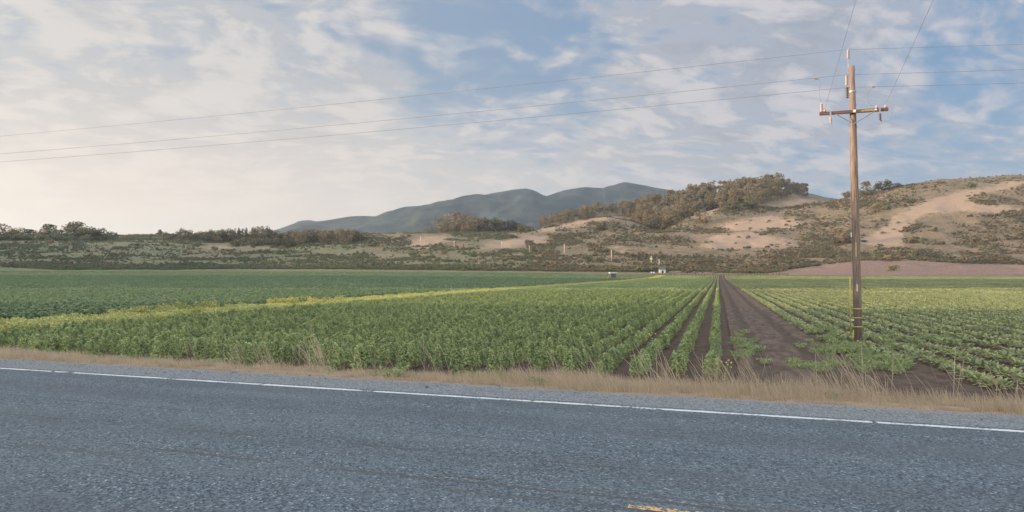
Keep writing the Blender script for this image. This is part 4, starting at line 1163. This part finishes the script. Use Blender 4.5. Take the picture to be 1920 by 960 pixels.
# wires
ca, sa = math.cos(ARM), math.sin(ARM)
def pole_pt(lx, ly, lz): return Vector((PX + lx * ca - ly * sa, PY + lx * sa + ly * ca, lz))
def wire(name, a, b_, sag, label, cat='wire', r=.0062, mat=None, extra=None, n=40, group=None):
    pts = []
    for i in range(n + 1):
        q = i / n; p = a.lerp(b_, q); p.z -= 4 * sag * q * (1 - q); pts.append(p)
    if extra is not None:
        e, sg = extra; m_ = 20
        pre = []
        for i in range(m_):
            q = i / m_; p = e.lerp(a, q); p.z -= 4 * sg * q * (1 - q); pre.append(p)
        pts = pre + pts
    b = MB(); b.tube(pts, r, 6); o = b.build(name, mat or M['wire'], None, True)
    return tag(o, label, cat, group)
L = 82.0
def next_pole(dz): return Vector((PX + RD[0] * L, PY + RD[1] * L, dz))
def prev_pole(dz): return Vector((PX - RD[0] * 40, PY - RD[1] * 40, dz))
wire('power_wire', pole_pt(-.17, 0, 10.61), next_pole(10.6), .35, 'highest power wire, running along the road over the pole top', extra=(prev_pole(8.6), .25))
wire('power_wire', pole_pt(-.235, -.07, 9.68), next_pole(9.65), .42, 'middle power wire along the road, held by the upper side insulator', extra=(prev_pole(8.0), .22))
wire('power_wire', pole_pt(-.215, -.07, 9.22), next_pole(9.2), .42, 'lowest of the three power wires running along the road', extra=(prev_pole(7.6), .22))
def aimed(p, px, py, t_):
    """Continue a wire from the crossarm over the road, as its slope in the picture shows."""
    d = dirvec(px, py); q = Vector((0, 0, CAM_Z)) + d * t_
    dd = (q - p); return p + dd * 1.6
a1 = pole_pt(-.98, -.175, 8.47); wire('service_wire', a1, aimed(a1, 1605, 0, 17.5), .0, 'thin wire rising from the left end of the crossarm over the road', r=.0035)
a2 = pole_pt(.98, -.175, 8.47); wire('service_wire', a2, aimed(a2, 1750, 0, 17.0), .0, 'thin wire rising from the right end of the crossarm over the road', r=.004)
def curve_wire(pts, r, n=18):
    pts = [Vector(p) for p in pts]; out = []
    for i in range(len(pts) - 1):
        p0 = pts[max(i - 1, 0)]; p1 = pts[i]; p2 = pts[i + 1]; p3 = pts[min(i + 2, len(pts) - 1)]
        for q in range(n):
            t_ = q / n
            out.append(.5 * ((2 * p1) + (p2 - p0) * t_ + (2 * p0 - 5 * p1 + 4 * p2 - p3) * t_ ** 2 + (3 * p1 - p0 - 3 * p2 + p3) * t_ ** 3))
    out.append(pts[-1])
    b = MB(); b.tube(out, r, 6); return b
jl = pole_pt(-1.09, -.175, 8.68)
up = pole_pt(-.235, -.07, 9.68).lerp(next_pole(9.65), 1.03 / L); up.z -= .04
o = curve_wire([up, up + Vector((.16, 0, -.10)), up + Vector((.13, 0, -.5)), jl], .005).build('jumper_wire', M['wire'], None, True); tag(o, 'thin jumper wire hanging from the middle wire to the left crossarm insulator', 'wire')
b = MB(); b.tube([up + Vector((-.06, 0, .01)), up + Vector((.06, 0, -.02))], .028, 8); b.build('clamp', M['clamp'], o)
jr = pole_pt(.79, -.175, 8.37)
up = pole_pt(-.215, -.07, 9.22).lerp(prev_pole(7.6), .0); up = pole_pt(.62, -.07, 9.17)
o = curve_wire([up, up + Vector((-.20, 0, -.22)), up + Vector((-.16, 0, -.6)), jr], .005).build('jumper_wire', M['wire'], None, True); tag(o, 'thin looping jumper wire from the lowest wire to the right of the crossarm', 'wire')
b = MB(); b.tube([up + Vector((-.06, 0, .0)), up + Vector((.06, 0, .0))], .028, 8); b.build('clamp', M['clamp'], o)
for (cx, dx, lab) in ((-.80, -.26, 'short drip loop under the left end of the crossarm'), (.79, .34, 'short drip loop under the right end of the crossarm')):
    p0 = pole_pt(cx, -.245, 7.92); p3 = pole_pt(cx + dx, -.175, 8.24)
    o = curve_wire([p0, p0 + Vector((dx * .9, 0, -.03)), p3 + Vector((dx * .15, 0, -.12)), p3], .0035).build('drip_loop', M['wire'], None, True); tag(o, lab, 'wire')

# ------------------------------------------------------------------ far poles, hut, shed, tanks
M['palepole'] = plain('sunlit_pole_wood', (.62, .51, .43), .85, var=.15, scale=3)  # one even pale colour for all the far poles
M['hutdark'] = plain('dark_hut_panel', (.10, .115, .125), .7, var=.2, scale=2)
M['whiteroof'] = plain('white_roof_sheet', (.58, .60, .60), .5, var=.06)
M['palewall'] = plain('pale_shed_wall', (.60, .56, .52), .7, var=.12, scale=1)
M['shedroof'] = plain('dark_shed_roof', (.06, .075, .085), .6, var=.15, scale=2)
FAR = [(788, 459, 16, True, 'pale pole with crossarm standing on the bare slope left of the grassy knoll'), (851.5, 464, 13, False, 'thin pale pole on the terrace right of the brown bush'),
       (941, 467, 14, False, 'thin pale pole on the dry slope left of the small round tree'), (992.5, 473, 13, False, 'pale pole below the small round dark tree'),
       (1058, 479, 22, False, 'tall plain pale pole in the middle of the scrub slope'), (1146.5, 492, 24, False, 'tallest far pole, above the white-roofed field hut'),
       (1221.5, 497, 17, True, 'far pole with round transformer cluster left of the pale shed'), (1236, 500, 13, False, 'short pale pole right behind the pale shed')]
for i, (px, base, hp, arm, lab) in enumerate(FAR):
    x, y, z = ground_px(px, base, 400); h = hp * y / F
    e = empty('distant_pole', (x, y, z)); tag(e, lab, 'utility pole', 'far poles across the slope')
    b = MB(); b.tube([(0, 0, -.3), (0, 0, h)], [.30, .22], 8); b.build('shaft', M['palepole'], e, True)
    if arm:
        b = MB(); b.box(0, -.34, h - .9, 2.6, .18, .24); b.build('crossarm', M['palepole'], e)
    if i == 6:
        for q in range(3):
            a = .5 + q * 2.1; b = MB(); b.lathe(.65 * math.cos(a), .65 * math.sin(a), [(.25, h - 2.9), (.34, h - 2.8), (.34, h - 1.8), (.2, h - 1.6)], 12); b.build('transformer', M['palepole'], e, True)
x, y, z = ground_px(1149, 522.6, 200)
hut = empty('field_hut', (x, y, z), R(8)); tag(hut, 'small dark field hut on splayed legs with white flat roof', 'hut')
sc_ = y / F * 1.12
b = MB(); b.box(0, 0, 9.8 * sc_, 12.4 * sc_, 9 * sc_, 2.0 * sc_, .97); b.build('roof', M['whiteroof'], hut, bevel=.03)
b = MB(); b.box(0, 0, 8.3 * sc_, 11 * sc_, 7.6 * sc_, .9 * sc_); b.build('roof_frame', M['hutdark'], hut)
b = MB(); b.box(0, 0, 4.6 * sc_, 8 * sc_, 6 * sc_, 6.3 * sc_, 1.08); b.build('body', M['hutdark'], hut)
for sx in (-1, 1):
    for sy in (-1, 1):
        b = MB(); b.tube([(sx * 5.0 * sc_, sy * 3.6 * sc_, -.1), (sx * 3.7 * sc_, sy * 2.6 * sc_, 7.8 * sc_)], .11, 6); b.build('leg', M['hutdark'], hut)
x, y, z = ground_px(1241.5, 511.8, 400); sc_ = y / F
shed = empty('farm_shed', (x, y, z), R(-6)); tag(shed, 'small pale shed with dark roof at the foot of the scrub slope', 'shed')
b = MB()
W_, D_, H_ = 11.5 * sc_, 9 * sc_, 6.4 * sc_
b.box(-W_ * .31, 0, H_ / 2 - .1, W_ * .38, D_, H_ + .2); b.box(W_ * .36, 0, H_ / 2 - .1, W_ * .28, D_, H_ + .2); b.box(.05 * W_, 0, H_ * .86, W_ * .34, D_, H_ * .28); b.build('wall', M['palewall'], shed)
b = MB(); b.box(.05 * W_, -D_ * .35, H_ * .35, W_ * .335, .1, H_ * .7); b.build('door', M['shedroof'], shed)
b = MB(); rw, rd, rh = W_ * .56, D_ * .58, 5.6 * sc_
b.add([(-rw, -rd, H_ + .02), (rw, -rd, H_ + .02), (rw, rd, H_ + .02), (-rw, rd, H_ + .02), (-rw * .95, 0, H_ + rh), (rw * .95, 0, H_ + rh)], [(3, 2, 1, 0), (0, 1, 5, 4), (2, 3, 4, 5), (1, 2, 5), (3, 0, 4)]); b.build('roof', M['shedroof'], shed)
for px, lab in ((1222, 'left of two small white tanks beside the pale shed'), (1226, 'right of two small white tanks, nearer the pale shed')):
    x, y, z = ground_px(px, 513, 400)
    b = MB(); b.lathe(0, 0, [(.55, -.1), (.6, 0), (.6, .75), (.45, .95), (.15, 1.02), (.14, 1.1)], 14); o = b.build('water_tank', M['whiteroof'], None, True, (x, y, z)); tag(o, lab, 'tank', 'white tanks beside the shed')

# a few details of the verge: pale flowers
M['flower'] = plain('pale_yellow_petals', (.62, .52, .25), .6, var=.1)
for px, py, lab in ((1223, 638, 'cluster of pale yellow flowers among the bushy rows'), (1358, 702, 'small yellow-flowered weed at the road end beside the track')):
    Yc = CAM_Z * F / (py + 22 - 514); Xc = (px - 960) / F * Yc; z0 = float(terrain(np.array([Xc]), np.array([Yc]))[0])
    e = empty('flowering_weed', (Xc, Yc, z0)); tag(e, lab, 'flower')
    b = MB(); hd = MB()
    for _ in range(7):
        dx, dy, hh = rng.normal(0, .13), rng.normal(0, .1), rng.uniform(.42, .66)
        b.tube([(dx * .2, dy * .2, 0), (dx * .7, dy * .7, hh * .6), (dx, dy, hh)], .006, 5)
        hd.lathe(dx, dy, [(.006, hh - .01), (.022, hh + .004), (.019, hh + .018), (.006, hh + .024)], 9)
    b.build('stem', M['stem'], e); hd.build('blossom', M['flower'], e)

# ------------------------------------------------------------------ air
hm = bpy.data.materials.new('haze_air'); hm.use_nodes = True
t = NT(hm.node_tree); t.n.clear()
out = t.new('ShaderNodeOutputMaterial'); vp = t.new('ShaderNodeVolumePrincipled')
vp.inputs['Color'].default_value = (.74, .88, 1.0, 1); vp.inputs['Density'].default_value = 8.5e-5; vp.inputs['Anisotropy'].default_value = .6
t.l.new(vp.outputs[0], out.inputs['Volume'])
zlo, zhi = float(gz.min()) - 1.2, float(gz.max()) + 8
b = MB(); b.box(0, 0, (zlo + zhi) / 2, 19000, 19000, zhi - zlo); hz = b.build('haze', hm); tag(hz, kind='stuff')
